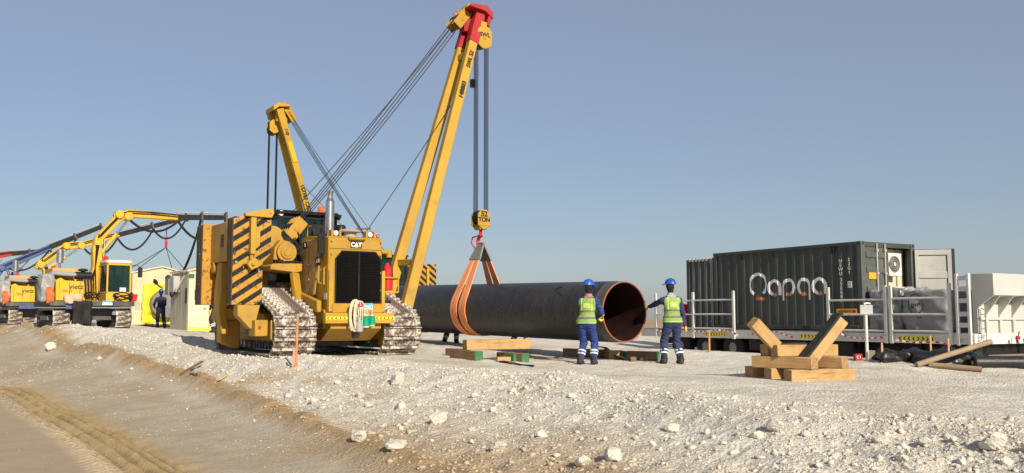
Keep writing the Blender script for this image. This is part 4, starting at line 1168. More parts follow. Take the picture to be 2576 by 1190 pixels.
cc = mixrgb(nt, ramp(nt, gr, .3, .7), (.14, .082, .045), (.24, .15, .085))
cc = mixrgb(nt, ramp(nt, kn, .6, .7, 0, .6), cc, (.06, .04, .025))
nt.links.new(cc, b.inputs['Base Color']); b.inputs['Roughness'].default_value = .85
bump(nt, b, gr, .3, .01)
BRNT = m  # brown wood; baulks under the pipe carry its shade in this colour
GRNP = paint('green_end_paint', (.03, .155, .055), .7, (.2, .2, .12), .4, 4)
PAD = paint('rubber_pad', (.018, .017, .017), .75, (.1, .09, .08), .5, 4)
def timber(p, q, w, h, label, mat=PINE, group=None, up=(0, 0, 1), ends=None, name='timber'):
    """square baulk from p to q (centres of the end faces); local Y along the grain"""
    p = Vector(p); q = Vector(q); L = (q - p).length; d = (q - p) / L
    u = Vector(up); s = d.cross(u).normalized(); u = s.cross(d)
    mb = MB(); r_ = random.Random(int(p.x * 999 + p.y * 77 + p.z * 31))
    v = []
    for y in (0, L):
        for i, j in ((-1, -1), (1, -1), (1, 1), (-1, 1)):
            v.append((i * w / 2 + r_.uniform(-.004, .004), y + r_.uniform(-.006, .006), j * h / 2 + r_.uniform(-.004, .004)))
    mb.add(v, [(3, 2, 1, 0), (4, 5, 6, 7), (0, 1, 5, 4), (1, 2, 6, 5), (2, 3, 7, 6), (3, 0, 4, 7)])
    M = Matrix(((s.x, d.x, u.x, p.x), (s.y, d.y, u.y, p.y), (s.z, d.z, u.z, p.z), (0, 0, 0, 1)))
    o = mb.build(name, mat, None, .008)
    if ends:
        t = bpy.data.objects.new(name, None); COL.objects.link(t); t.matrix_world = M
        o.name = 'baulk'; o.parent = t
        for y in ((-.004,) if ends == 1 else (-.004, L + .004)):
            MB().box(-w / 2 + .004, w / 2 - .004, min(y, y * .2 if y < 0 else L), max(y, 0 if y < 0 else y), -h / 2 + .004, h / 2 - .004).build('painted_end', GRNP, t)
        o = t
    else:
        o.matrix_world = M
    tag(o, label, 'timber', group)
    return o
# crib with two leaning arms, right of the workers
c0 = Vector(unproj(1992, 960, 0)); c0.z = H(c0.x, c0.y) - .01
be = R(20); ST = Vector((math.cos(be), math.sin(be), 0)); SN = Vector((-math.sin(be), math.cos(be), 0))
def S(t, n, z): return c0 + ST * t + SN * n + Vector((0, 0, z))
tw, th = .22, .2
for n0, lab, L in ((0, 'bottom baulk of the timber crib with long pale side showing', 1.3), (.55, 'short-looking middle baulk in the crib\'s bottom row', 1.25), (1.12, 'outer bottom baulk of the crib, on the side of the workers', 1.25)):
    timber(S(0, n0 + tw / 2, th / 2), S(L, n0 + tw / 2, th / 2), tw, th, lab)
d2 = Vector((-.7, .71, 0)); p2 = Vector((.71, .7, 0))
a = S(.47, .0, .3); timber(a, a + d2 * 1.13, .24, th, 'dark-sided baulk across the crib with a bright sawn end')
a = S(1.15, .06, .3); timber(a, a + d2 * 1.13, .24, th, 'cross baulk of the crib with heavily weathered black side')
timber(S(.07, .56, .5), S(1.34, .56, .5), .2, th, 'upper baulk of the crib with pencilled pale side')
timber(S(.05, .84, .5), S(1.25, .84, .5), .2, th, 'upper baulk of the crib hidden behind another, end grain showing')
la = timber(S(.24, .66, .52), S(-.28, .66, 1.0), .2, .2, 'short timber arm of the crib leaning towards the workers', up=(0, 1, 0))
ra0 = S(.58, .27, .34); ra1 = S(1.26, .27, 1.02)
ra = timber(ra0, ra1, .2, .2, 'long timber arm of the crib leaning towards the white sign, black pad on it', up=(0, 1, 0))
dd = (ra1 - ra0).normalized(); nn = (Vector((0, 0, 1)) - dd * dd.z).normalized()
pm = MB().strip([ra0 + nn * .12 + dd * t for t in np.linspace(-.05, .86, 6)] + [ra1 + nn * .13 + dd * .0, ra1 + nn * .1 + dd * .06], tuple(SN * .21), .035).build('rubber_pad', PAD); tag(pm, 'black rubber pad lying along the long leaning timber arm', 'pad')
pm = MB().strip([S(.2, .62, .614), S(.7, .62, .618), S(1.15, .62, .612)], tuple(SN * .28), .02).build('rubber_pad', PAD); tag(pm, 'thin black rubber pad flat on the top of the timber crib', 'pad')
# low crib under the pipe, beside the tractor
pd = Vector((-.6, .8, 0)); th2 = .2
for (u, v, L, lab) in ((1205, 907, 1.0, 'brown baulk with green painted end under a pale timber, nearer the tractor'), (1322, 912, .95, 'brown baulk with bright green end under a pale timber, nearer the worker'), (1176, 901, .8, 'dark green ended baulk in shade under a pale timber')):
    g = onG(u, v); timber(g + Vector((0, 0, .1)), g + pd * L + Vector((0, 0, .1)), .21, .2, lab, BRNT, ends=1)
g1 = onG(1168, 905); g2 = onG(1330, 909)
timber(Vector((g1.x, g1.y + .15, max(g1.z, g2.z) + .315)), Vector((g2.x, g2.y + .12, max(g1.z, g2.z) + .31)), .22, .225, 'pale sawn timber laid across green ended baulks under the pipe')
g = onG(1250, 910); timber(g + Vector((0, 0, .05)), g + Vector((.29, .04, .05)), .14, .1, 'small pale offcut on the ground beside the low timber crib')
g = onG(1290, 910); timber(g + Vector((.05, 0, .08)), g + pd * .3 + Vector((.05, 0, .08)), .09, .16, 'small green ended wedge beside the low timber crib', GRNP)
g = onG(1255, 912); h2_ = onG(1345, 924)
pm = MB().strip([g.lerp(h2_, t) + Vector((0, .1, .025 + .012 * math.sin(7 * t))) for t in np.linspace(0, 1, 7)], (.0, .22, 0), .014).build('rubber_strip', PAD); tag(pm, 'black rubber strip lying on the ground before the low timber crib', 'rubber strip')
# second low crib, behind the two workers' feet
for (u0, u1, v, lab, e) in ((1420, 1520, 899, 'dark brown baulk on the ground behind the worker at the pipe\'s near edge', None), (1582, 1656, 906, 'brown baulk with green end behind the two workers under the open pipe end', 2)):
    a_, b_ = onG(u0, v), onG(u1, v + 2); timber(b_ + Vector((0, 0, .11)), a_ + Vector((0, .15, .11)), .2, .21, lab, BRNT, ends=e)
g = onG(1572, 905); timber(g + Vector((0, 0, .1)), g + Vector((-.1, .8, .1)), .2, .2, 'green ended baulk pointing away under the open pipe end', BRNT, ends=1)
g = onG(1545, 905); timber(g + Vector((0, 0, .1)), g + Vector((-.1, .7, .1)), .27, .2, 'orange brown baulk end beneath the open pipe end', PINE)
g = onG(1592, 909); timber(g + Vector((-.06, 0, .05)), g + Vector((.08, .02, .05)), .1, .1, 'small brown wood block under the open pipe end', BRNT)
a_, b_ = onG(1495, 893), onG(1590, 908)
pm = MB().strip([a_ + Vector((0, .05, .22)), a_.lerp(b_, .3) + Vector((0, 0, .22)), a_.lerp(b_, .5) + Vector((0, -.05, .1)), b_.lerp(a_, .2) + Vector((0, -.1, .03)), b_ + Vector((0, -.1, .03))], (.12, .25, 0), .014).build('rubber_strip', PAD); tag(pm, 'black rubber strip draped over a baulk behind the worker at the pipe', 'rubber strip')

# ------------------------------------------------------------------ survey stakes and litter on the bank
STK = paint('stake_orange', (.52, .225, .10), .8, (.4, .25, .15), .5, 5)
STKP = paint('stake_pink', (.6, .3, .17), .8, (.45, .3, .2), .5, 5)
def stake(u, v, h, label, mat=STK, w=.045, lean=(0, 0), name='survey_stake'):
    g = onG(u, v)
    mb = MB(); mb.beam((0, 0, -.15), (lean[0], lean[1], h), w, w * .6, w * .85, w * .5, up=(0, 1, 0))
    o = mb.build(name, mat, None, .004, loc=g); tag(o, label, 'stake')
    return g
stake(744, 925, .97, 'tall orange survey stake before the tractor\'s track', lean=(.02, 0))
stake(735, 930, .42, 'short orange survey stake leaning beside a taller one', STKP, lean=(.03, .02))
g = onG(455, 947); g2 = onG(508, 925)
d_ = MB().beam(g + Vector((0, 0, .04)), g2 + Vector((0, 0, .12)), .05, .03).build('wooden_stick', BRNT); tag(d_, 'broken brown stick lying on the sand bank', 'stick')
g = onG(478, 943); g2 = onG(498, 946)
d_ = MB().beam(g + Vector((0, 0, .03)), g2 + Vector((0, 0, .03)), .03, .02).build('wooden_stick', BRNT); tag(d_, 'smaller splinter of wood beside a broken stick', 'stick')
g = onG(563, 962)
t = thing('warning_tape', 'torn yellow and black warning tape lying on the gravel bank', 'tape', g)
MB().strip([(-.12, 0, .02), (-.05, .02, .05), (.03, .05, .1), (.1, .1, .2), (.13, .12, .27)], [(.04, -.1, .03), (.06, -.12, .04), (.05, -.1, .06), (.03, -.05, .03), (.02, -.02, .01)], .004).build('strip', YELP, t)
MB().strip([(-.02, .0, .065), (.02, .02, .105), (.05, .04, .14)], [(.03, -.06, .02), (.03, -.04, .03), (.02, -.03, .02)], .006).build('print', BLKP, t)
# ------------------------------------------------------------------ flatbed trailer with dark container
KA = R(31); KO = Vector((10.07, 26.3, 0))
def kw(x, y, z=0): return Vector((KO.x + math.cos(KA) * x - math.sin(KA) * y, KO.y + math.sin(KA) * x + math.cos(KA) * y, z))
def kthing(name, label, cat, group=None): return thing(name, label, cat, (KO.x, KO.y, 0), KA, group)
DGREY = paint('container_grey', (.045, .053, .048), .5, (.17, .16, .13), .3, 1.0, chips=((.14, .12, .1), .74))
DGREYE = paint('container_end', (.07, .08, .073), .5, (.24, .22, .18), .4, 1.4, chips=((.16, .14, .11), .72))
LGREY = paint('light_grey_panel', (.42, .42, .39), .5, (.4, .36, .28), .35, 1.2)
CREAM = paint('cream_panel', (.60, .55, .42), .55, (.45, .38, .26), .3, 1.2)
ORP = plain('orange_label', (.85, .38, .03), .5)
LOGOO = plain('logo_orange', (.62, .19, .05), .5)
LOGOW = plain('logo_white', (.86, .86, .84), .5)
TARP = paint('grey_tarp', (.22, .225, .23), .3, (.42, .4, .36), .4, 1.5, bmp=.25, streak=False)
BTARP = paint('black_sheet', (.012, .012, .013), .32, (.1, .09, .08), .25, 3, streak=False)

def corr(y, pitch, depth, flat=.32):
    """trapezoid corrugation: 0 on outer flats, depth in inner flats"""
    t = (y / pitch) % 1.0; s = (1 - 2 * flat) / 2
    if t < flat: return 0.0
    if t < flat + s: return depth * (t - flat) / s
    if t < 2 * flat + s: return depth
    return depth * (1 - (t - 2 * flat - s) / s)
def corr_panel(y0, y1, z0, z1, xf_, pitch, depth, sgn=1):
    ys = []; k = math.floor(y0 / pitch) - 1; s = (1 - .64) / 2
    while k * pitch < y1 + pitch:
        for t in (0, .32, .32 + s, .64 + s):
            y = (k + t) * pitch
            if y0 < y < y1: ys.append(y)
        k += 1
    ys = [y0] + ys + [y1]
    mb = MB(); v = []
    for y in ys:
        x = xf_ + sgn * corr(y + 1e-6, pitch, depth)
        v += [(x, y, z0), (x, y, z1), (x + sgn * .004, y, z1), (x + sgn * .004, y, z0)]
    f = []
    for i in range(len(ys) - 1):
        a = 4 * i
        f += [(a, a + 1, a + 5, a + 4), (a + 1, a + 2, a + 6, a + 5), (a + 2, a + 3, a + 7, a + 6), (a + 3, a, a + 4, a + 7)]
    mb.add(v, f)
    return mb
def locking_rod(mb, x, y, z0, z1, r=.02):
    mb.cyl((x, y, z0), (x, y, z1), r, n=8)
    for t in (.08, .35, .65, .92): mb.box(x - .04, x + .04, y - .03, y + .03, z0 + (z1 - z0) * t - .025, z0 + (z1 - z0) * t + .025)

B0, B1 = .68, 3.27
PIT, DEP = .355, .044
ct = kthing('shipping_container', 'dark grey container lettered in white and orange, one end door open', 'container')
corr_panel(.14, 5.92, B0 + .12, B1 - .08, .0, PIT, DEP).build('side_panel', DGREY, ct, smooth=0)
corr_panel(.14, 5.92, B0 + .12, B1 - .08, 2.44, PIT, DEP, -1).build('side_panel', DGREY, ct, smooth=0)
for nm, bx in (('top_rail', (-.015, .06, .17, 5.89, B1 - .1, B1 - .005)), ('bottom_rail', (-.015, .06, .17, 5.89, B0 + .02, B0 + .16)), ('top_rail', (2.38, 2.455, .17, 5.89, B1 - .1, B1 - .005)), ('bottom_rail', (2.38, 2.455, .17, 5.89, B0 + .02, B0 + .16)),
               ('end_header', (.17, 2.27, .01, .12, B1 - .15, B1 - .01)), ('end_sill', (.17, 2.27, .01, .12, B0 + .02, B0 + .14)), ('end_header', (.17, 2.27, 5.95, 6.05, B1 - .15, B1 - .01)), ('end_sill', (.17, 2.27, 5.95, 6.05, B0 + .02, B0 + .14)),
               ('floor', (.06, 2.38, .12, 5.95, B0 + .1, B0 + .135)), ('roof', (.06, 2.38, .12, 5.95, B1 - .06, B1 - .03))):
    MB().box(*bx).build(nm, DGREY, ct, .008)
fp = MB()
for y in (1.9, 3.9): MB().box(-.018, -.0155, y, y + .33, B0 + .04, B0 + .14).build('fork_pocket', BLKP, ct)
for x in (0, 2.28):
    for y in (0, 5.9):
        MB().box(x - .005, x + .165, y, y + .16, B0 + .1, B1 - .1).build('corner_post', DGREYE if y == 0 else DGREY, ct, .01)
        for z in (B0 - .01, B1 - .12):
            cc_ = MB().box(x - .01, x + .17, y - .006, y + .17, z, z + .12).build('corner_casting', DGREYE, ct, .01)
            MB().cyl((x + .08, y - .012 if y == 0 else y + .176, z + .06), (x + .08, y - .004 if y == 0 else y + .168, z + .06), .035, n=10).build('casting_hole', BLKP, cc_)
            if x == 0: MB().cyl((x - .016, y + .08, z + .06), (x - .008, y + .08, z + .06), .035, n=10).build('casting_hole', BLKP, cc_)
for y in (.95, 3.25, 4.65): MB().box(-.03, .02, y, y + .1, B1 - .28, B1 - .12).build('vent', BLK, ct, .008)
MB().box(.06, 2.38, 5.9, 5.94, B0 + .13, B1 - .12).build('end_wall', DGREY, ct)
# closed door leaf with two rods, open leaf swung outward
dl = MB(); ys_ = 0
dl.box(.17, 1.2, .02, .06, B0 + .14, B1 - .16)
for z in (B0 + .5, B0 + 1.08, B0 + 1.66, B0 + 2.1): dl.prism([(.02, z), (.02, z + .2), (-.015, z + .17), (-.015, z + .03)], 0, .22, 1.16)
door = dl.build('door', DGREYE, ct, .006)
for x in (.66, 1.02):
    mb = MB(); locking_rod(mb, x, -.03, B0 + .05, B1 - .05); mb.build('locking_rod', LGREY, door)
MB().box(.3, .62, -.008, -.0005 + .015, B0 + 1.5, B0 + 1.66 + .03).build('door_label', ORP, door)
h = MB()
hinge = Vector((2.3, .03, 0)); dv = Vector((math.cos(R(-46)), math.sin(R(-46)), 0)); nv = Vector((-dv.y, dv.x, 0)) * -1
def leaf(mb, a, b_, d0, d1, z0, z1):
    v = []
    for z in (z0, z1):
        for d in (d0, d1):
            for t in (a, b_):
                p = hinge + dv * t + nv * d; v.append((p.x, p.y, z))
    mb.add(v, [(0, 2, 3, 1), (4, 5, 7, 6), (0, 1, 5, 4), (2, 6, 7, 3), (0, 4, 6, 2), (1, 3, 7, 5)])
leaf(h, .1, 1.2, -.05, -.012, B0 + .14, B1 - .16); od = h.build('open_door', DGREYE, ct)
mb = MB(); leaf(mb, .1, 1.12, -.011, .0, B0 + .16, B1 - .18); inner = mb.build('inner_face', LGREY, od)
for z in (B0 + .45, B0 + .98, B0 + 1.55):
    mb = MB(); leaf(mb, .2, 1.0, .0005, .03, z, z + .2); mb.build('pressed_rib', LGREY, od, .012)
for a, b_, z0, z1 in ((.1, .2, B0 + .16, B1 - .18), (1.0, 1.12, B0 + .16, B1 - .18), (.2, 1.0, B1 - .34, B1 - .18), (.2, 1.0, B0 + .16, B0 + .3)):
    mb = MB(); leaf(mb, a, b_, .0005, .045, z0, z1); mb.build('door_frame', LGREY, od, .006)
mb = MB(); leaf(mb, 1.12, 1.2, -.011, .05, B0 + .14, B1 - .16); mb.build('rubber_seal', BLKP, od)
# inside the open half: partition, frame, air conditioner
MB().box(1.22, 2.36, .36, .39, B0 + .14, B1 - .16).build('partition', CREAM, ct)
MB().box(2.0, 2.05, .3, .358, B0 + .14, B1 - .16).build('partition_post', CREAM, ct)
fr_ = MB(); fr_.box(1.22, 2.1, .1, .15, B0 + 1.25, B0 + 1.3); fr_.box(2.05, 2.1, .1, .15, B0 + .4, B0 + 1.3); fr_.beam((1.5, .125, B0 + 1.27), (2.06, .125, B0 + .75), .04, .04); fr_.beam((1.24, .125, B0 + 1.1), (1.5, .34, B0 + .6), .04, .04); fr_.build('bracket_frame', WHITE, ct)
ac = thing('air_conditioner', 'cream outdoor air conditioner unit inside the open container end', 'air conditioner', kw(0, 0, 0), KA)
MB().box(1.25, 1.84, .02, .27, B1 - .98, B1 - .3).build('case', paint('ac_case', (.7, .67, .58), .5), ac, .015)
for i, r in enumerate((.06, .12, .18, .235)):
    MB().tube([(1.5 + r * math.cos(t), .004, B1 - .63 + r * math.sin(t)) for t in np.linspace(0, 2 * math.pi, 24)[:-1]], .009, 5, True).build('grille_ring', GREY, ac)
MB().cyl((1.5, -.005, B1 - .63), (1.5, .0195, B1 - .63), .05, n=14).build('hub', WHITE, ac)
MB().cyl((1.5, .0145, B1 - .63), (1.5, .0195, B1 - .63), .25, n=24).build('fan_opening', DARKF, ac)
# lettering painted on the corrugations
def decal(strokes, mat, name, wdt, parent=ct):
    for st_ in strokes:
        pts = np.array(st_, float); mb = MB(); v = []; n = len(pts); NW = 6
        for i in range(n):
            t = pts[min(i + 1, n - 1)] - pts[max(i - 1, 0)]; t = t / np.linalg.norm(t); nn_ = np.array([-t[1], t[0]])
            for j in range(NW + 1):
                p = pts[i] + nn_ * wdt * (j / NW - .5)
                v.append((corr(p[0] + 1e-6, PIT, DEP) - .004, p[0], p[1]))
        f = [(i * (NW + 1) + j, i * (NW + 1) + j + 1, (i + 1) * (NW + 1) + j + 1, (i + 1) * (NW + 1) + j) for i in range(n - 1) for j in range(NW)]
        mb.add(v, f); mb.build(name, mat, parent, smooth=0)
W_ = .1
def ln(y0, z0, y1, z1, n=12): return [(y0 + (y1 - y0) * t, z0 + (z1 - z0) * t) for t in np.linspace(0, 1, n)]
# local y runs away from the reader's right: the left of a letter has the larger y
def circ_letter(cy, cz, r, a0, a1): return [(cy - r * math.cos(R(a)), cz + r * math.sin(R(a))) for a in np.linspace(a0, a1, 40)]
decal([circ_letter(4.04, 2.13, .345, -55, 240)], LOGOW, 'painted_letter', W_)
decal([ln(4.06, 1.82, 4.04, 1.68, 6), ln(4.16, 1.69, 3.78, 1.66, 14)], LOGOO, 'painted_tail', W_)
# angles: 0 = right of the letter, 180 = left, 90 = top
for kind, cy in (('a', 3.345), ('p', 2.755), ('q', 2.16), ('a', 1.56)):
    cz, r = 2.01, .225
    if kind == 'a':
        decal([circ_letter(cy, cz, r, 0, 250)[::1]], LOGOW, 'painted_letter', W_); decal([ln(cy - r, cz + .01, cy - r, cz - .24, 8)], LOGOW, 'painted_stem', W_)
        decal([circ_letter(cy, cz, r, 252, 300)], LOGOO, 'painted_accent', W_)
    if kind == 'p':
        decal([circ_letter(cy, cz, r, 180, -65)], LOGOW, 'painted_letter', W_); decal([ln(cy + r, cz + .01, cy + r, cz - .41, 8)], LOGOW, 'painted_stem', W_)
        decal([circ_letter(cy, cz, r, -67, -115)], LOGOO, 'painted_accent', W_)
    if kind == 'q':
        decal([circ_letter(cy, cz, r, 0, 245)], LOGOW, 'painted_letter', W_); decal([ln(cy - r, cz + .01, cy - r, cz - .41, 8)], LOGOW, 'painted_stem', W_)
        decal([circ_letter(cy, cz, r, 247, 295)], LOGOO, 'painted_accent', W_)
for i, ch in enumerate('NEWU350087'):
    text('serial_lettering', ch, .15, LOGOW, ct, (-.004, .74, 2.72 - i * .125 - (.05 if i > 3 else 0)), (0, -1, 0), (0, 0, 1))
for i, ch in enumerate('22G1'):
    text('type_lettering', ch, .14, LOGOW, ct, (-.004, .44, 2.75 - i * .125), (0, -1, 0), (0, 0, 1))
MB().box(-.006, .0, .36, .5, 1.93, 2.12).build('data_label', LOGOW, ct)
for z in (1.96, 2.0, 2.04, 2.08): MB().box(-.008, -.0062, .38, .48, z, z + .015).build('data_line', BLKP, ct)
mb = MB(); mb.box(-.022, -.016, .2, .92, 1.16, 1.32); lb = mb.build('hazard_label', ORP, ct)
text('hazard_lettering', 'HIGH PRESSURE', .09, BLKP, lb, (-.0235, .62, 1.24), (0, -1, 0), (0, 0, 1), sx=.72)
MB().box(-.024, -.0223, .24, .36, 1.2, 1.28).build('hazard_mark', REDB, lb)
# far open door leaf of the container with its rods
fd = MB(); a_ = Vector((0, 6.08, 0)); e_ = Vector((.75, .72, 0)).normalized(); n_ = Vector((-e_.y, e_.x, 0))
v = [];
for z in (B0 + .1, B1 - .14):
    for d in (0, .05):
        for t in (.02, 1.12): p = a_ + e_ * t + n_ * d; v.append((p.x, p.y, z))
fd.add(v, [(0, 2, 3, 1), (4, 5, 7, 6), (0, 1, 5, 4), (2, 6, 7, 3), (0, 4, 6, 2), (1, 3, 7, 5)]); fdo = fd.build('far_door', DGREY, ct)
for t in (.4, .8):
    mb = MB(); p = a_ + e_ * t + n_ * .09; locking_rod(mb, p.x, p.y, B0 + .05, B1 - .08); mb.build('locking_rod', LGREY, fdo)

c2 = kthing('shipping_container', 'grey container with rusty top rail standing behind a lettered container', 'container')
corr_panel(4.3, 10.6, .2, 3.28, 2.95, PIT, DEP).build('side_panel', paint('container2_grey', (.13, .14, .14), .5, (.3, .28, .24), .3), c2, smooth=0)
MB().box(2.97, 5.3, 4.3, 10.58, .2, 3.27).build('box_body', DGREY, c2)
MB().box(2.93, 3.05, 4.3, 10.65, 3.28, 3.38).build('top_rail', paint('rusty_rail', (.25, .12, .05), .7), c2)
for i in range(6): MB().box(2.92, 3.06, 9.5 + i * .2, 9.6 + i * .2, 3.3, 3.4).build('rail_tie', WHITE, c2)
MB().box(2.92, 3.06, 10.55, 10.7, .1, 3.38).build('corner_post', DGREY, c2)

# trailer
tl = kthing('flatbed_trailer', 'white edged flatbed trailer with side rails carrying a dark container', 'trailer')
MB().box(-.2, 2.62, -3.4, 9.6, .58, .665).build('deck', paint('deck_plate', (.3, .29, .27), .7), tl)
eb = MB().box(-.26, -.202, -3.45, 9.65, .38, .64).build('edge_beam', WHITE, tl, .01)
MB().box(2.622, 2.68, -3.45, 9.65, .38, .64).build('edge_beam', WHITE, tl, .01)
MB().box(-.26, 2.68, 9.652, 9.71, .38, .64).build('end_beam', WHITE, tl, .01)
MB().box(-.26, 2.68, -3.51, -3.452, .38, .64).build('end_beam', WHITE, tl, .01)
def kchev(y0, y1, n, dirs):
    t = MB().box(-.268, -.2605, y0, y1, .44, .56).build('warning_tape', YELP, tl)
    st_ = (y1 - y0) / n
    for i in range(n):
        yc = y0 + (i + .5) * st_; d = dirs(i); a = st_ * .32
        MB().prism([(yc - d * a, .55), (yc, .55), (yc + d * a, .5), (yc, .45), (yc - d * a, .45), (yc, .5)], 0, -.271, -.2685).build('arrow_mark', BLKP, t, smooth=0)
kchev(5.25, 6.25, 8, lambda i: 1 if i > 3 else -1); kchev(1.3, 2.1, 6, lambda i: -1); kchev(-2.4, -1.3, 8, lambda i: 1 if i > 3 else -1)
text('maker_lettering', 'A', .22, plain('blue_print', (.03, .08, .3), .5), tl, (-.264, 8.35, .51), (0, -1, 0), (0, 0, 1), bold=.004)
text('maker_lettering', 'AL', .2, REDB, tl, (-.264, 8.05, .51), (0, -1, 0), (0, 0, 1), bold=.006)
for y in (8.8, 6.8, 4.85, .98, -.97, -1.13, -2.88):
    MB().box(-.33, -.265, y - .05, y + .05, .36, 1.95).build('stanchion', WHITE, tl, .008)
for y0, y1, zs in ((6.85, 8.75, (1.66, 1.18, .7)), (4.9, 6.75, (1.66, 1.18, .7)), (-.92, .93, (1.56, 1.15, .7)), (-2.83, -1.18, (1.58, 1.15, .7))):
    for z in zs: MB().cyl((-.298, y0, z), (-.298, y1, z), .028, n=10).build('guard_rail', WHITE, tl)
for x in (.4, 1.9): MB().box(x, x + .18, -3.3, 9.4, .12, .575).build('chassis_beam', BLK, tl, .01)
for y in (-2.2, 0, 2, 4, 6, 8): MB().box(-.15, 2.55, y, y + .12, .3, .578).build('cross_member', BLK, tl, .01)
gz = -.42
for y in (5.2, 6.5, 7.8):
    for x in (.12, 2.3):
        w = MB().lathe([(-.14, .33), (-.12, .46), (-.06, .49), (.06, .49), (.12, .46), (.14, .33)], (x, y, gz + .49), (x + 1, y, gz + .49), 24).build('wheel', RUB, tl)
        MB().lathe([(-.15, .1), (-.13, .24), (.13, .24), (.15, .1)], (x, y, gz + .49), (x + 1, y, gz + .49), 18).build('rim', STEELD, w)
    MB().cyl((.12, y, gz + .49), (2.3, y, gz + .49), .07, n=10).build('axle', BLK, tl)
for y, hgt in ((-1.6, .57), (.3, .57)):
    for x in (.35, 2.0):
        MB().box(x, x + .14, y, y + .14, -.5, hgt).build('landing_leg', BLK, tl, .008)
MB().beam((.4, -1.5, -.1), (.4, -.6, .35), .06, .06).build('leg_brace', BLK, tl)
MB().box(-.1, .35, .3, 1.6, -.1, .36).build('tool_locker', BLK, tl, .02)
MB().box(-.1, .35, 2.2, 4.4, .0, .36).build('tool_locker', BLK, tl, .02)
# the red object on the deck, left
rb = kthing('red_drum', 'red drum standing on the trailer deck behind a white rail', 'drum')
MB().lathe([(0, .28), (.02, .29), (.28, .29), (.3, .3), (.32, .29), (.58, .29), (.6, .3), (.62, .29), (.86, .29), (.88, .27)], (.15, 8.0, .67), (.15, 8.0, 2), 20).build('body', REDB, rb)
MB().lathe([(0, .04), (.02, .04)], (.02, 8.0, 1.55), (.02, 8, 2), 8).build('bung', STEELD, rb)

# tarpaulin-wrapped equipment on the deck end
def lumpy_box(x0, x1, y0, y1, z0, z1, amp, seed, n=14, drape=.0):
    """box with creased, sagging sheet faces"""
    bm = bmesh.new(); bmesh.ops.create_cube(bm, size=1)
    bmesh.ops.subdivide_edges(bm, edges=bm.edges, cuts=n, use_grid_fill=True)
    sx, sy, sz = x1 - x0, y1 - y0, z1 - z0
    r_ = random.Random(seed); ph = [r_.uniform(0, 6) for _ in range(9)]
    for vv in bm.verts:
        p = vv.co; q = Vector((p.x * sx, p.y * sy, p.z * sz))
        w = math.sin(q.x * 9 + q.z * 5 + ph[0]) * math.sin(q.y * 8 - q.z * 6 + ph[1]) + .6 * abs(math.sin(q.z * 13 + q.y * 9 + q.x * 7 + ph[2])) + .5 * abs(math.sin(q.y * 15 - q.x * 12 + ph[3])) - .5
        rnd = Vector((p.x ** 3 * 4, p.y ** 3 * 4, p.z ** 3 * 4)).normalized() if p.length else Vector()
        k = 1 - .05 * (abs(p.x * p.z) + abs(p.y * p.z)) * 4
        top = max(0, p.z) * drape * math.sin(q.y * 4 + ph[4])
        vv.co = Vector(((x0 + x1) / 2 + q.x * k + rnd.x * amp * w, (y0 + y1) / 2 + q.y * k + rnd.y * amp * w, (z0 + z1) / 2 + q.z + rnd.z * amp * w + top))
    me = bpy.data.meshes.new('sheet'); bm.to_mesh(me); bm.free()
    me.polygons.foreach_set('use_smooth', [True] * len(me.polygons))
    return me
m, nt, b = nmat('clear_plastic')
b.inputs['Base Color'].default_value = (.3, .31, .32, 1); b.inputs['Roughness'].default_value = .18
nt.links.new(mixrgb(nt, ramp(nt, noise(nt, 4, 4), .35, .7), (.13, .135, .14), (.36, .37, .37)), b.inputs['Base Color']); bump(nt, b, noise(nt, 9, 3), .4, .03)
PLAS = m
o = mkobj('wrapped_crate', lumpy_box(.05, 1.6, -1.2, -.12, .67, 1.86, .05, 3, 16, .06), PLAS, None, loc=(KO.x, KO.y, 0), rz=KA); tag(o, 'crate wrapped in grey plastic sheet on the trailer behind rails', 'wrapped crate')
o = mkobj('covered_machine', lumpy_box(.0, 1.5, -2.62, -1.25, .67, 1.78, .035, 8, 16, .0), TARP, None, loc=(KO.x, KO.y, 0), rz=KA); tag(o, 'machine under a grey cover with a black ring emblem', 'covered machine')
yc, zc = -1.72, 1.42
mb = MB(); mb.tube([(-.05, yc + .22 * math.cos(t), zc + .27 * math.sin(t)) for t in np.linspace(-1.1, 4.7, 30)], .014, 5)
mb.tube([(-.05, yc - .02 - .14 * t, zc - .34 - .03 * math.sin(t * 3)) for t in np.linspace(0, 1, 8)], .012, 5)
e1 = mb.build('ring_mark', BLKP, o); e1['kind'] = 'stuff'
text('emblem_lettering', 'pvr', .2, BLKP, o, (-.055, yc, zc - .01), (0, -1, 0), (0, 0, 1), bold=.003)

# white steel bin with overhanging hopper, and the white ladder frame before it
gt = kthing('ladder_frame', 'tall white steel frame with flat rungs beside a white bin', 'ladder frame')
for y in (-3.1, -3.42): MB().box(-.34, -.26, y - .035, y + .035, .35, 2.18).build('post', WHITE, gt, .006)
for z in (.6, .88, 1.16, 1.5, 1.8, 2.08): MB().box(-.32, -.28, -3.385, -3.135, z - .07, z + .05).build('rung_plate', WHITE, gt, .004)
bn = kthing('steel_bin', 'large white steel bin with overhanging top edge and gussets', 'bin')
WBIN = paint('bin_white', (.46, .455, .43), .6, (.5, .42, .3), .3, 1.0)
hp_ = MB(); hp_.prism([(-3.85, 1.62), (-3.85, 2.18), (-3.28, 2.18), (-3.28, .4), (-3.42, .4), (-3.42, 1.56), (-3.75, 1.62)], 0, .12, 5.2)
MB().prism([(-3.85, 1.62), (-3.85, 2.18), (-3.26, 2.18), (-3.26, .4), (-3.4, .4), (-3.4, 1.3)], 0, .08, .118).build('side_plate', WBIN, bn, .006)
hp_.build('hopper', WBIN, bn, .01)
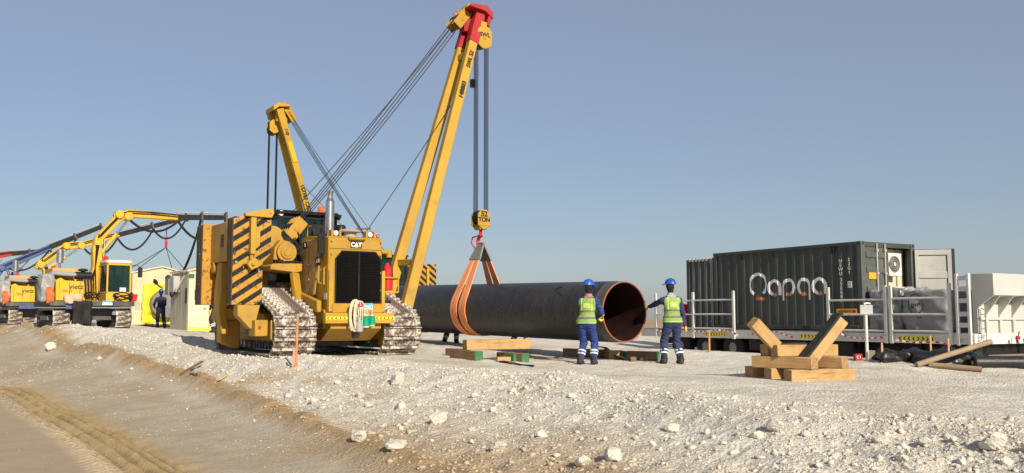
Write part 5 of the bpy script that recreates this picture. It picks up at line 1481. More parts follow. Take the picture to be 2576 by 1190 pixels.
for x in (.35, .95, 1.55, 2.15, 2.75, 3.35):
    g_ = MB(); g_.prism([(-3.84, 1.612), (-3.43, 1.55), (-3.43, 1.1)], 0, x, x + .035); g_.build('gusset', WBIN, bn)
    MB().box(x - .03, x + .065, -3.48, -3.424, .4, 1.1).build('rib', WBIN, bn, .006)
for z in (1.0, .6): MB().box(.12, 5.2, -3.47, -3.424, z, z + .07).build('rib', WBIN, bn, .006)
ld = MB()
for x in (-.12, .1): ld.tube([(x, -3.5, .45), (x, -3.6, .5), (x, -3.6, 1.25), (x, -3.48, 1.3)], .014, 6)
for z in (.6, .78, .96, 1.14): ld.cyl((-.12, -3.6, z), (.1, -3.6, z), .012, n=6)
ld.build('step_ladder', STEELD, bn)
MB().box(.1, 5.2, -3.3, -2.3, .1, .398).build('skid', BLK, bn)
for x in (.5, 4.5): MB().box(x, x + .3, -3.2, -2.4, -.6, .098).build('skid_leg', BLK, bn)

# ------------------------------------------------------------------ litter in front of the trailer
sp_ = thing('signpost', 'white metal post with a small grey blank plate', 'sign', onG(2182, 908))
MB().cyl((0, 0, -.1), (0, 0, 1.06), .035, n=12).build('post', WHITE, sp_)
MB().box(-.14, .14, -.05, -.036, 1.02, 1.23).build('plate', paint('sign_plate', (.42, .43, .43), .5), sp_, .004)
MB().strip([(-.04, -.03, 1.25), (.03, -.02, 1.275), (.1, -.02, 1.26)], (0, .03, .03), .01).build('cloth_knot', WHITEB, sp_)
tp_ = paint('tape_red', (.55, .03, .08), .6); tw_ = paint('tape_white', (.8, .78, .76), .6)
def tape(pts, label):
    """red and white barrier tape, alternating pieces"""
    t = thing('barrier_tape', label, 'tape', pts[0])
    P_ = [Vector(p) - Vector(pts[0]) for p in pts]; dense = []
    for i in range(len(P_) - 1):
        n = max(2, int((P_[i + 1] - P_[i]).length / .1)); dense += [P_[i].lerp(P_[i + 1], k / n) for k in range(n)]
    dense.append(P_[-1]); r_ = random.Random(int(pts[0][0] * 100))
    for i in range(0, len(dense) - 1, 1):
        w = (r_.uniform(-.03, .03), r_.uniform(-.03, .03), r_.uniform(.03, .06))
        MB().strip([dense[i], dense[i + 1]], w, .003).build('red_band' if i % 2 else 'white_band', tp_ if i % 2 else tw_, t)
def kp(y, z, x=-.36): return kw(x, y, z)
tape([kp(8.7, .62), kp(7.9, .48), kp(7.0, .62), kp(6.2, .58), kp(5.6, .66), kp(4.9, .6), kp(4.6, .48)], 'red and white barrier tape along the trailer edge, towards the worker')
tape([kp(4.3, .5), kp(3.5, .6), kp(2.9, .62), kp(2.3, .46)], 'red and white barrier tape behind the timber crib')
tape([kp(1.1, .55), kp(.6, .62), kp(.2, .5), kp(-.3, .47), kp(-.9, .52), kp(-1.0, .6)], 'red and white barrier tape on the trailer edge behind the white signpost')
tape([kp(-1.3, .45), kp(-1.9, .4), kp(-2.2, .42), kp(-2.6, .42), kp(-2.9, .36)], 'red and white barrier tape below the covered machine')
WOODS = paint('stake_wood', (.5, .28, .12), .8, (.4, .28, .18), .5, 5)
stake(1785, 886, .55, 'orange topped stake before the trailer, towards the workers', STK)
stake(2220, 912, .42, 'pinkish stake under the trailer near the signpost', STKP)
stake(2343, 914, .58, 'orange stake tied with tape beside crossed scaffold tubes', WOODS)
stake(2388, 918, .55, 'orange stake standing in black sheeting', WOODS)
o = mkobj('plastic_bag', lumpy_box(-.34, .34, -.2, .2, .0, .62, .1, 21, 10, .2), BTARP, None); g = onG(2003, 880); o.location = (g.x, g.y, g.z - .05)
for vv in o.data.vertices: vv.co.x *= 1 - .75 * max(0, vv.co.z - .12) ; vv.co.y *= 1 - .6 * max(0, vv.co.z - .12)
tag(o, 'heaped black plastic bag behind the timber crib', 'bag')
tb = thing('red_box', 'small red box lettered white lying under the trailer', 'box', onG(2161, 908))
MB().box(-.08, .08, 0, .12, 0, .15).build('body', RED, tb, .008); text('lettering', 'C1', .09, WHITEB, tb, (0, -.004, .075), (1, 0, 0), (0, 0, 1))
TUBE = paint('scaffold_tube', (.27, .19, .115), .7, (.36, .28, .2), .6, 4)
def tube_thing(p, q, r, label):
    p = Vector(p); q = Vector(q); t = thing('scaffold_tube', label, 'tube', p)
    d = (q - p); e = d.normalized()
    MB().lathe([(0, r * .75), (0, r), (d.length, r), (d.length, r * .75), (d.length - .2, r * .7)], (0, 0, 0), d, 14).build('tube_wall', TUBE, t)
    MB().cyl(tuple(d - e * .03), tuple(d - e * .02), r * .72, n=12).build('bore', BLKP, t)
a_ = onG(2306, 924); tube_thing(a_ + Vector((0, 0, .05)), a_ + Vector((1.75, .45, .5)), .055, 'brown scaffold tube propped up slanting over black sheeting')
a_ = onG(2338, 924); b_ = onG(2470, 936); tube_thing(a_ + Vector((0, 0, .05)), b_ + Vector((0, 0, .05)), .055, 'brown scaffold tube lying flat on the pad edge')
o = mkobj('plastic_sheet', lumpy_box(-.75, .75, -.4, .5, .0, .33, .08, 31, 16, .12), BTARP, None); g = onG(2412, 926); o.location = (g.x + .1, g.y + .55, g.z - .06)
for vv in o.data.vertices: vv.co.z *= .5 + .5 * math.cos(min(1.5, abs(vv.co.x) * 1.3))
tag(o, 'crumpled heap of black plastic sheeting beside the scaffold tubes', 'sheeting')
o = mkobj('plastic_sheet', lumpy_box(-.6, .6, -.3, .3, .0, .3, .07, 37, 12, .1), BTARP, None); g = onG(2290, 914); o.location = (g.x + .1, g.y + .5, g.z - .05); tag(o, 'low black plastic sheet lying before the trailer legs', 'sheeting')
for i, (u, v, L, r, lab) in enumerate(((2455, 928, 1.1, .14, 'black plastic roll lying beside crumpled sheeting'), (2560, 925, 1.2, .13, 'black plastic roll lying end to end with another'), (2500, 915, 1.8, .13, 'black plastic roll lying behind two others'))):
    g = onG(u, v); t = thing('plastic_roll', lab, 'roll', g + Vector((0, (i == 2) * .35 + .12, r - .02)), R(4))
    MB().lathe([(0, r * .8), (.02, r), (L * .3, r * 1.03), (L * .6, r * .98), (L - .02, r), (L, r * .8)], (0, 0, 0), (1, 0, 0), 18).build('wrap', BTARP, t)
    MB().cyl((-.01, 0, 0), (-.004, 0, 0), r * .3, n=10).build('core', TUBE, t)
# hoses near the bin
hs = thing('air_hoses', 'black coiled air hoses hanging below the white bin', 'hose', kw(1.2, -3.7, .35), KA)
for k in range(3): MB().tube([(k * .35 + .12 * t, 0, .2 - .14 * math.sin(t * 3.1) - .04 * k) for t in np.linspace(0, 1.6, 12)], .015, 5).build('hose', RUB, hs)
for k in range(2): MB().lathe([(0, .05), (.06, .05), (.1, .02)], (k * .4, -.02, .2), (k * .4, -1, .2), 10).build('coupling', REDL if k == 0 else YELP, hs)
# ------------------------------------------------------------------ tracked welding machines along the pipeline
SHEET = paint('silver_sheet', (.27, .27, .265), .4, (.4, .36, .3), .35, 2, streak=False)
OLIVE = paint('sand_box', (.50, .33, .13), .6, (.4, .3, .18), .4, 1.5)
ORS = plain('orange_cloth', (.8, .13, .03), .7)
def welder(i, loc, label, body_mat, deck_mat, boom_mat, boom, inner, number, full=True):
    T = thing('welding_tractor', label, 'crawler machine', loc, R(37), 'tracked welding machines along the pipeline')
    B = lambda mb, name, mat, bev=.01, par=T, **k: mb.build(name, mat, par, bev, **k)
    if full:
        for s in (-1, 1): track(T, s * 1.08, [(-1.2, .36, .33), (1.2, .36, .33)], .56, .19, DARKF, SHOE2, .03)
        for s in (-1, 1):
            f = MB().prism([(-1.1, .2), (-1.2, .5), (1.2, .5), (1.1, .2)], 0, s * 1.08 - .2, s * 1.08 + .2)
            fr = B(f, 'track_frame', DARKF)
            B(MB().box(s * 1.08 - .32, s * 1.08 + .32, -.7, .7, .3, .46), 'step_box', STEELD, .01, fr)
    B(MB().box(-.75, .75, -1.0, 1.2, .3, .75), 'undercarriage', DARKF)
    dk = B(MB().box(-1.5, 1.4, -1.7, 1.5, .82, 1.0), 'deck', deck_mat)
    B(MB().box(-1.0, -.3, -1.76, -1.702, .7, .86), 'tow_plate', BLUE, .01, dk)
    # engine hood, fuel box, silver welding box
    hd = B(MB().prism([(-1.3, 1.0), (-1.3, 1.75), (-1.15, 1.85), (-1.0, 1.75), (-.05, 1.72), (-.05, 1.0)], 1, -1.5, -.55), 'engine_hood', body_mat, .03)
    if number:
        text('maker_lettering', 'vietz', .26, BLKP, hd, (-.62, -1.505, 1.52), (1, 0, 0), (0, 0, 1), bold=.004)
        text('number_lettering', number, .13, BLKP, hd, (-.95, -1.505, 1.36), (1, 0, 0), (0, 0, 1))
    B(MB().box(-1.3, .1, -1.58, -1.502, 1.02, 1.1), 'side_rail', body_mat, .008, hd)
    B(MB().box(-1.25, -.2, -.5, .9, 1.75, 2.25), 'sand_box', OLIVE, .03)
    mkobj('silver_cover', lumpy_box(-1.78, -1.34, -1.45, -.6, 1.0, 1.95, .05, 71 + i, 10), SHEET, T)
    B(MB().box(-1.6, -1.36, -.5, .8, 1.0, 1.7), 'generator', DARKF, .02)
    B(MB().prism([(-1.5, 1.95), (-1.4, 2.1), (-.6, 2.06), (-.5, 1.9)], 1, -1.35, -.6), 'silver_cover', SHEET, .05)
    ex = MB(); ex.cyl((-.98, -.3, 2.26), (-.98, -.3, 2.45), .05, n=10); ex.cyl((-.98, -.3, 2.45), (-.98, -.3, 2.95), .13, n=16); B(ex, 'exhaust_silencer', STEEL, 0)
    ai = MB(); ai.cyl((-.62, -1.2, 1.95), (-.05, -1.2, 1.95), .14, n=16); ai.lathe([(0, .07), (.1, .07), (.13, .19), (.18, .17), (.22, .05)], (-.35, -1.2, 2.0), (-.35, -1.2, 3), 16); B(ai, 'air_filter', BLK, 0)
    hs_ = MB()
    for k in range(3): hs_.tube([(-.35 + k * .1, -1.5, 1.85), (-.32 + k * .1, -1.58, 1.6), (-.3 + k * .1, -1.56, 1.2)], .035, 6)
    B(hs_, 'hoses', RUB, 0)
    mkobj('orange_cloth', lumpy_box(-1.62, -1.4, -1.62, -1.5, .9, 1.5, .05, 91 + i, 8), ORS, T)
    # crane column, boom, telescope
    bx = boom
    col_ = MB(); col_.prism([(.05, 1.0), (.05, 1.5), (.25, 2.4), (.2, bx[0][1] - .2), (.55, bx[0][1] - .2), (.6, 1.4), (.75, 1.0)], 1, -.1, .35)
    B(col_, 'crane_column', boom_mat, .03)
    cyl_ = MB(); cyl_.cyl((.6, .12, 1.5), (bx[0][0] + .22, .12, bx[0][1] + .1), .07, n=12); B(cyl_, 'lift_cylinder', STEEL, 0)
    b1 = MB()
    for p, q, w0, w1 in bx[1]: b1.beam((p[0], .12, p[1]), (q[0], .12, q[1]), .24, w0 * .86, .22, w1 * .86)
    for p in bx[2]: b1.cyl((p[0], -.1, p[1]), (p[0], .34, p[1]), .17, n=14)
    bo = B(b1, 'crane_boom', boom_mat, .03)
    for p, q, w0, w1 in bx[1]:                      # hydraulic lines clipped along the boom
        pv = Vector((p[0], -.03, p[1])); qv = Vector((q[0], -.03, q[1])); off_ = Vector((0, 0, .05))
        for e_ in (-.04, .04): B(MB().tube([pv + off_ + Vector((0, 0, e_)), pv.lerp(qv, .5) + off_ + Vector((0, -.02, e_ + .03)), qv + off_ + Vector((0, 0, e_))], .018, 5), 'hydraulic_line', RUB, 0, bo)
    for k in range(4): B(MB().tube([(.15 + .08 * k, -.12, 1.1), (.1 + .07 * k, -.22, 1.7 + .1 * k), (.3, -.16, 2.3), (.32 + .03 * k, -.13, bx[0][1] - .1)], .022, 5), 'hydraulic_line', RUB, 0)
    for k in range(3): B(MB().box(-1.2 + .35 * k, -1.18 + .35 * k, -1.506, -1.5005, 1.05, 1.7), 'panel_seam', DARKF, 0, hd)
    for p, q in bx[3]:
        k = MB(); pv = Vector((p[0], .12, p[1])); qv = Vector((q[0], .12, q[1])); k.cyl(pv, pv.lerp(qv, .6), .075, n=12); bc = B(k, 'boom_cylinder', boom_mat, 0); B(MB().cyl(pv.lerp(qv, .6), qv, .045, n=10), 'piston_rod', STEEL, 0, bc)
    for p, q, w0, w1 in inner:
        k = MB(); k.beam((p[0], .12, p[1]), (q[0], .12, q[1]), .2, w0, .18, w1); B(k, 'telescope', BLK, .01)
        e = Vector((q[0], .12, q[1])); dv_ = Vector((q[0] - p[0], 0, q[1] - p[1])).normalized(); up = Vector((-dv_.z, 0, dv_.x))
        for t in (.5, 1.0):
            c_ = Vector((p[0], .12, p[1])).lerp(e, t); B(MB().beam(c_ - up * .2, c_ + up * .24, .22, .09, up=tuple(dv_)), 'hose_guide', DARKF, .005)
        B(MB().cyl(Vector((p[0], .12, p[1])) + up * .2, e + up * .2, .03, n=8), 'extension_rod', GREY, 0)
    # cab on the boom side
    if full:
        x0, x1, y0, y1, z0, z1 = .42, 1.3, -1.5, -.3, 1.22, 2.42
        c = MB(); c.box(x0, x1, y0, y1, 1.0, 1.3)
        for x in (x0 + .03, x1 - .03):
            for y in (y0 + .03, y1 - .03): c.beam((x, y, 1.3), (x, y, z1), .06, .06)
        for za in (1.3, z1 - .06): c.box(x0, x1, y0, y0 + .06, za, za + .06); c.box(x0, x0 + .06, y0, y1, za, za + .06); c.box(x1 - .06, x1, y0, y1, za, za + .06); c.box(x0, x1, y1 - .06, y1, za, za + .06)
        cb = B(c, 'cab', body_mat, .012)
        B(MB().box(x0 - .02, x1 + .02, y0 - .04, y1 + .02, z1 + .002, z1 + .14), 'cab_roof', WHITE, .05)
        for bx_ in ((x0 + .06, x1 - .06, y0 + .02, y0 + .03, 1.36, z1 - .06), (x0 + .02, x0 + .03, y0 + .06, y1 - .06, 1.36, z1 - .06), (x1 - .03, x1 - .02, y0 + .06, y1 - .06, 1.36, z1 - .06), (x0 + .06, x1 - .06, y1 - .03, y1 - .02, 1.36, z1 - .06)):
            B(MB().box(*bx_), 'window_pane', GLASS, 0, cb)
        B(MB().box(.9, 1.12, y0 + .012, y0 + .018, 1.38, 1.52), 'paper_note', WHITEB, 0, cb)
        B(MB().box(.6, 1.1, -.85, -.45, 1.3, 1.5).box(.6, 1.1, -.5, -.4, 1.5, 2.0), 'seat', RUB, .03)
        B(MB().lathe([(0, .09), (.15, .09), (.17, .05)], (.5, -.9, z1 + .14), (.5, -.9, 4), 12), 'beacon', REDL, 0)
        B(MB().tube([(x1, y0, 2.35), (x1 + .15, y0 - .1, 2.4), (x1 + .28, y0 - .1, 2.3)], .015, 6).box(x1 + .2, x1 + .36, y0 - .14, y0 - .1, 1.92, 2.3), 'mirror', BLK, .01)
        B(MB().prism([(x1 - .02, 1.08), (x1 + .22, 1.14), (x1 + .14, .9 + .12), (x1 + .02, 1.0)], 1, y0 - .1, y0 + .1).lathe([(0, .09), (.28, .12)], (x1 + .1, y0 - .1, 1.0), (x1 + .1, y0 - .1, 2), 12), 'red_bucket', REDB, 0)
    return T
Y0 = (.45, 3.3)
U1 = welder(0, (-16.42, 35.2, .67), 'yellow crawler welding machine with glazed cab and level crane arm', BRIGHT, DARKF, BRIGHT,
            ((.45, 3.3), [((.3, 2.9), (.42, 3.55), .36, .36), ((.42, 3.45), (1.22, 4.42), .38, .36), ((1.0, 4.3), (1.55, 4.52), .42, .36), ((1.45, 4.52), (3.45, 4.5), .36, .3)], [(.42, 3.3), (1.15, 4.45), (1.5, 4.4)], [((.55, 2.9), (1.45, 4.2))]),
            [((3.4, 4.5), (5.45, 4.62), .22, .2)], '128275')
text('number_lettering', '128275', .12, BLKP, U1, (2.5, -.03, 4.56), (1, 0, 0), (0, 0, 1))
U2 = welder(1, (-22.42, 43.2, .76), 'yellow crawler welding machine with rising crane arm, behind the one with a glazed cab', BRIGHT, DARKF, BRIGHT,
            ((.1, 2.8), [((.0, 2.6), (.2, 3.0), .36, .36), ((.15, 2.85), (1.25, 3.78), .38, .36), ((1.1, 3.72), (1.95, 3.86), .42, .36), ((1.85, 3.82), (3.6, 4.45), .34, .28)], [(.12, 2.8), (1.2, 3.75), (1.85, 3.8)], [((.4, 2.6), (1.7, 3.6))]),
            [((3.5, 4.4), (6.9, 5.5), .24, .22)], '128267')
U3 = welder(2, (-28.42, 51.2, .82), 'blue crawler machine with long blue and black crane arm', BLUE, DARKF, BLUE,
            ((-.1, 2.9), [((-.4, 2.6), (-.1, 3.1), .4, .4), ((-.2, 3.0), (2.3, 4.3), .5, .4)], [(-.15, 3.0)], [((.3, 2.4), (1.2, 3.5))]),
            [((2.2, 4.28), (5.0, 5.65), .3, .26)], None, full=True)
U4 = welder(3, (-34.42, 59.2, .86), 'crawler machine with red crane arm farthest along the pipeline', paint('orange_body', (.6, .12, .03), .5), DARKF, RED,
            ((-.1, 3.9), [((-.1, 2.6), (.2, 4.1), .4, .4), ((.1, 4.1), (1.75, 4.45), .5, .4)], [(.15, 4.1)], [((.3, 2.6), (1.2, 4.0))]),
            [((1.7, 4.42), (3.9, 4.72), .3, .26)], None, full=True)
# hoses slung from the two near booms
for U, segs in ((U1, [((1.5, 4.3), (3.4, 4.3), .45), ((3.45, 4.3), (5.4, 4.45), .75)]), (U2, [((2.0, 3.65), (3.5, 4.25), .6), ((3.5, 4.25), (5.2, 4.8), .8), ((5.2, 4.8), (6.8, 5.35), .7)]), (U3, [((.2, 3.0), (2.2, 4.1), .5), ((2.2, 4.1), (3.6, 4.8), .4)])):
    for (p, q, dr_) in segs:
        MB().tube(sag((p[0], .0, p[1]), (q[0], .0, q[1]), dr_, 12), .05, 6).build('slung_hose', RUB, U)
# clutter on the decks
def deck_junk(U, items):
    for lab, nm, cat, mesh_fn, mat in items:
        t = thing(nm, lab, cat, U.location, R(37)); mesh_fn().build(cat.replace(' ', '_') + '_body', mat, t)
def coil(cx, cy, cz, r, n, rr=.022):
    mb = MB()
    pts = [(cx + r * (1 + .12 * math.sin(k * .9)) * math.cos(k * .5), cy + .5 * r * math.sin(k * .5), cz + .004 * k + .04 * math.sin(k * 1.3)) for k in range(n * 13)]
    return mb.tube(pts, rr, 5)
deck_junk(U1, [('black cable coil on the deck of the cab machine, beside a sack', 'cable_coil', 'cable', lambda: coil(-.1, -1.62, 1.06, .24, 5), RUB), ('black cable coil below the glazed cab', 'cable_coil', 'cable', lambda: coil(1.0, -1.62, 1.06, .32, 5), RUB)])
o = mkobj('mud_flap', lumpy_box(-.75, -.15, -1.9, -1.75, .12, .98, .05, 61, 10), RUB, None, loc=U1.location, rz=R(37)); tag(o, 'black rubber flap hanging from the front of the yellow welding machine', 'rubber flap')
o = mkobj('cloth_sack', lumpy_box(-1.0, -.45, -1.85, -1.5, .95, 1.22, .06, 67, 10), paint('beige_cloth', (.55, .4, .27), .9), None, loc=U1.location, rz=R(37)); tag(o, 'beige cloth sack lying on the yellow welding machine\'s deck', 'sack')
pl_ = thing('number_plate', 'teal and white number plate on the deck of the yellow welding machine', 'plate', U1.location, R(37))
MB().box(.25, .6, -1.715, -1.705, .86, 1.02).build('plate_face', WHITEB, pl_); MB().box(.25, .6, -1.72, -1.7155, .95, 1.02).build('plate_band', TEALP, pl_)
# ------------------------------------------------------------------ welding shelters on the pipeline
SH = paint('shelter_cream', (.6, .51, .32), .6, (.5, .4, .25), .3, 1.0)
SHW = paint('shelter_white', (.62, .55, .39), .55, (.5, .42, .3), .25, 1.0)
m, nt, b = nmat('yellow_sheet')
b.inputs['Roughness'].default_value = .45
nt.links.new(mixrgb(nt, ramp(nt, noise(nt, 2.5, 4), .3, .7), (.58, .46, .01), (.78, .66, .03)), b.inputs['Base Color']); bump(nt, b, noise(nt, 5, 4), .6, .08)
YSH = m
GCREAM = paint('greyed_cream', (.42, .38, .29), .4, (.4, .36, .28), .5, 2)  # greyed cream holding the side wall's shade; also the grey patch
def shelter(loc, label, w, d, h, front):
    T = thing('welding_shelter', label, 'shelter', loc, R(37), None)
    B = lambda mb, name, mat, bev=.01, par=T, **k: mb.build(name, mat, par, bev, **k)
    # side walls made of bolted panels, gabled roof
    for s in (0, w - .05):
        for k in range(3):
            y0 = d * k / 3; B(MB().box(s, s + .05, y0 + .01, y0 + d / 3 - .01, .0, h), 'wall_panel', SH, .008)
    B(MB().prism([(-.08, h), (w / 2, h + .35), (w + .08, h), (w + .08, h + .06), (w / 2, h + .42), (-.08, h + .06)], 1, -.08, d + .08), 'roof', SHW, .008)
    B(MB().prism([(0.0, h + .004), (w / 2, h + .34), (w, h + .004)], 1, .02, .06), 'gable', SH, 0)
    B(MB().box(.05, w - .05, d - .06, d, 0, h), 'back_wall', SH, .008)
    return T, B
# nearer shelter: shaded side wall, cream door with a window, yellow skirt
def place37(u, Y):
    a = (u - 1288) / FPX; return (a * Y, Y)
x, y = place37(475, 39.0); zz = H(x, y) - .03
S1, B1_ = shelter((x, y, zz), 'cream welding shelter with shaded grey side, a windowed door and junction box', 2.6, 2.4, 2.55, None)
B1_(MB().box(.0, .9, -.05, .0, .02, 2.55), 'door_leaf', SHW, .008)
B1_(MB().box(.92, 2.6, -.05, .0, .02, 2.55), 'front_panel', SH, .008)
dw = B1_(MB().box(.25, .62, -.058, -.0505, 1.35, 1.8), 'door_window', BLKP, 0)
B1_(MB().box(.66, .74, -.09, -.0505, .95, 1.02), 'door_handle', STEELD, 0)
B1_(MB().strip([(.0, -.07, .12), (.5, -.1, .05), (1.1, -.08, .1), (1.9, -.1, .05), (2.55, -.07, .1)], (0, .04, .22), .02), 'yellow_skirt', YSH, 0)
ys = mkobj('yellow_sheet', lumpy_box(1.0, 2.5, -.2, -.055, .05, 1.5, .05, 41, 14), YSH, S1)
B1_(MB().box(-.01, -.002, .05, .4, 1.0, 2.5), 'shade_strip', GCREAM, 0)
for k, (y0, y1) in enumerate(((.03, .78), (.82, 1.58), (1.62, 2.36))): B1_(MB().box(-.02, -.004, y0, y1, .05, 2.45), 'shade_sheet', GCREAM, .004)  # greyer sheets over the cream side wall, its shade painted in
B1_(MB().box(-.035, -.021, .1, .3, 1.2, 1.85), 'side_window', BLKP, 0)
jb = B1_(MB().box(-.3, -.022, 1.1, 1.7, 1.7, 2.4), 'junction_box', LGREY, .02)
B1_(MB().box(-.34, -.023, 1.75, 2.2, 1.6, 2.3), 'panel_board', STEELD, .01)
B1_(MB().beam((-.3, .7, 1.75), (-.05, .4, 2.4), .05, .05), 'brace', LGREY, 0)
for k in range(3): B1_(MB().tube(sag((-.25, .9 + .1 * k, 1.9 - .1 * k), (-.2, 1.9, 1.75 - .05 * k), .2, 8), .02, 5), 'cable', WIRE if k else ROPE, 0)
B1_(MB().box(-.02, .2, -.12, -.051, 2.3, 2.45), 'floodlight', plain('dark_green', (.02, .12, .08), .5), 0)
# farther shelter: pipe passing through its open end, yellow plastic sheets round it
x, y = place37(333, 46.0); zz2 = H(x, y) - .02
S2, B2_ = shelter((x, y, zz2), 'cream welding shelter draped in yellow sheet round a grey pipe', 2.9, 2.6, 2.6, None)
B2_(MB().box(.0, .62, -.05, .0, .02, 2.6), 'front_panel', SH, .008); B2_(MB().box(2.3, 2.9, -.05, .0, .02, 2.6), 'front_panel', SH, .008); B2_(MB().box(.62, 2.3, -.05, .0, 1.95, 2.6), 'front_panel', SH, .008)
B2_(MB().box(.15, .55, -.055, -.0505, .75, 1.15), 'grey_patch', GCREAM, 0)
for nm, bx_, sd_ in (('yellow_sheet', (.5, 1.0, -.18, -.06, .05, 2.05), 43), ('yellow_sheet', (2.0, 2.4, -.18, -.06, .05, 2.05), 47), ('yellow_sheet', (.95, 2.05, -.18, -.06, 1.7, 2.05), 49), ('yellow_sheet', (.95, 2.05, -.18, -.06, .05, .45), 51)):
    mkobj(nm, lumpy_box(*bx_, .05, sd_, 12), YSH, S2)
MB().tube([(1.48 + .73 * math.cos(t), -.2, 1.08 + .71 * math.sin(t)) for t in np.linspace(0, 6.283, 28)[:-1]], .07, 6, True).build('sheet_collar', YSH, S2)
B2_(MB().cyl((1.75, -.08, 2.4), (1.75, -.052, 2.4), .17, n=18), 'vent_hole', BLKP, 0)
B2_(MB().lathe([(0, .06), (.2, .09), (.3, .05)], (1.0, -.25, 2.3), (1.2, -.1, 2.1), 10), 'lamp_head', RUB, 0)
B2_(MB().tube(sag((1.05, -.2, 2.2), (2.2, -.15, 1.75), .2, 8), .025, 5), 'cable', RUB, 0)
STP = paint('bare_steel_pipe', (.20, .20, .20), .45, (.3, .26, .2), .5, 3, metallic=.3)
pp = thing('steel_pipe', 'bare grey steel pipe end sticking out of the yellow sheeted shelter', 'pipe', (x, y, zz2), R(37))
MB().cyl((1.48, -.7, 1.08), (1.48, 2.3, 1.08), .69, n=40).build('pipe_wall', STP, pp); MB().lathe([(-.012, .6), (-.011, .62), (-.002, .63), (-.001, .66)], (1.48, -.7, 1.08), (1.48, 2, 1.08), 40).build('end_cap', STP, pp)
# chain and lifting legs from the second boom to the shelter roof
ch = thing('lifting_chain', 'red lifting block and wire legs hung above the yellow sheeted shelter', 'chain', (0, 0, 0))
tip = xf(U2, (5.9, .12, 4.95)); ctr = tip + Vector((0, 0, -.75))
for k in range(6): MB().tube([tip + Vector((.03 * math.cos(t) * (k % 2), .03 * math.cos(t) * (1 - k % 2), -.06 - .12 * k + .06 * math.sin(t))) for t in np.linspace(0, 6.283, 9)[:-1]], .015, 5, True).build('chain_link', RED if k > 2 else WIRE, ch)
ctr = tip + Vector((0, 0, -.8)); MB().cyl(ctr + Vector((0, 0, .1)), ctr - Vector((0, 0, .25)), .07, n=10).build('block', REDB, ch)
for (lx_, ly_) in ((.1, .1), (2.8, .1), (.1, 2.5), (2.8, 2.5)): MB().tube([ctr - Vector((0, 0, .25)), xf(S2, (lx_, ly_, 2.68))], .018, 5).build('wire_leg', WIRE, ch)
for k, (dx, q) in enumerate(((.25, (.9, .5, 2.8)), (.32, (1.0, .6, 2.8)), (.5, (2.0, .6, 2.85)))):
    a_ = xf(U1, (4.3 + dx * .3, .1, 4.45)); b_ = xf(S1, (.2, 1.5, 2.62)) if k < 2 else xf(S1, (.5, .3, 2.66))
    tag(MB().tube(sag(a_, b_, .3 - .1 * k, 12), .045 if k < 2 else .02, 6).build('supply_hose', RUB), ('thick black hose', 'second thick black hose', 'thin black hose')[k] + ' dropping from the level crane arm to a shelter roof', 'hose')
# red pickup far behind the pipe
gx, gy, gz_ = (1135 - 1288) / FPX * 52, 52, 0; gz_ = H(gx, gy)
pk = thing('pickup_truck', 'red pickup truck whose roof shows above the pipe beyond', 'pickup', (gx, gy, gz_ + .55), R(80))
RC = paint('car_red', (.36, .015, .03), .3, (.3, .2, .15), .2, 1)
MB().prism([(-2.6, .45), (-2.6, .95), (-1.5, 1.08), (-.9, 1.72), (.6, 1.74), (.9, 1.1), (2.6, 1.08), (2.6, .45)], 0, -.9, .9).build('body', RC, pk, .05)
MB().prism([(-1.35, 1.12), (-.85, 1.62), (.5, 1.64), (.75, 1.14)], 0, -.905, .905).build('windows', GLASS, pk)
for y_ in (-1.7, 1.6):
    for x_ in (-.8, .8): MB().lathe([(-.12, .25), (-.1, .38), (.1, .38), (.12, .25)], (x_, y_, .38), (x_ + 1, y_, .38), 18).build('wheel', RUB, pk)
# ------------------------------------------------------------------ people: one continuous skin from a distance field
def surface_net(fn, lo, hi, res):
    lo = np.array(lo, float); hi = np.array(hi, float)
    n = np.maximum(4, np.ceil((hi - lo) / res).astype(int) + 1)
    ax = [lo[k] + np.arange(n[k]) * res for k in range(3)]
    X, Y, Z = np.meshgrid(*ax, indexing='ij')
    D = fn(X, Y, Z)
    ins = D < 0
    c = [(i, j, k) for i in (0, 1) for j in (0, 1) for k in (0, 1)]
    sl = lambda A, i, j, k: A[i:n[0] - 1 + i, j:n[1] - 1 + j, k:n[2] - 1 + k]
    cnt = sum(sl(ins, *o).astype(int) for o in c)
    act = (cnt > 0) & (cnt < 8)
    acc = np.zeros(act.shape + (3,)); num = np.zeros(act.shape)
    for a in range(8):
        for b_ in range(a + 1, 8):
            if sum(x != y for x, y in zip(c[a], c[b_])) != 1: continue
            da, db = sl(D, *c[a]), sl(D, *c[b_]); cr = (da < 0) != (db < 0)
            t = np.where(cr, da / np.where(cr, da - db, 1), 0)
            for k in range(3): acc[..., k] += np.where(cr, c[a][k] + t * (c[b_][k] - c[a][k]), 0)
            num += cr
    idx = -np.ones(act.shape, int); w = np.argwhere(act); idx[act] = np.arange(len(w))
    V = lo + (w + acc[act] / num[act][:, None]) * res
    F = []
    for k in range(3):
        u, v = (k + 1) % 3, (k + 2) % 3
        s0 = [slice(None)] * 3; s1 = [slice(None)] * 3; s0[k] = slice(0, n[k] - 1); s1[k] = slice(1, n[k])
        a, b_ = ins[tuple(s0)], ins[tuple(s1)]; cr = a != b_
        q = np.argwhere(cr)
        q = q[(q[:, u] > 0) & (q[:, v] > 0) & (q[:, u] < n[u] - 1) & (q[:, v] < n[v] - 1)]
        e = np.zeros(3, int); eu = e.copy(); eu[u] = 1; ev = e.copy(); ev[v] = 1
        g = lambda p: idx[p[:, 0], p[:, 1], p[:, 2]]
        quad = np.stack([g(q - eu - ev), g(q - ev), g(q), g(q - eu)], 1)
        fl = a[q[:, 0], q[:, 1], q[:, 2]]
        quad = np.where(fl[:, None], quad, quad[:, ::-1]); F.append(quad)
    return V, np.concatenate(F)
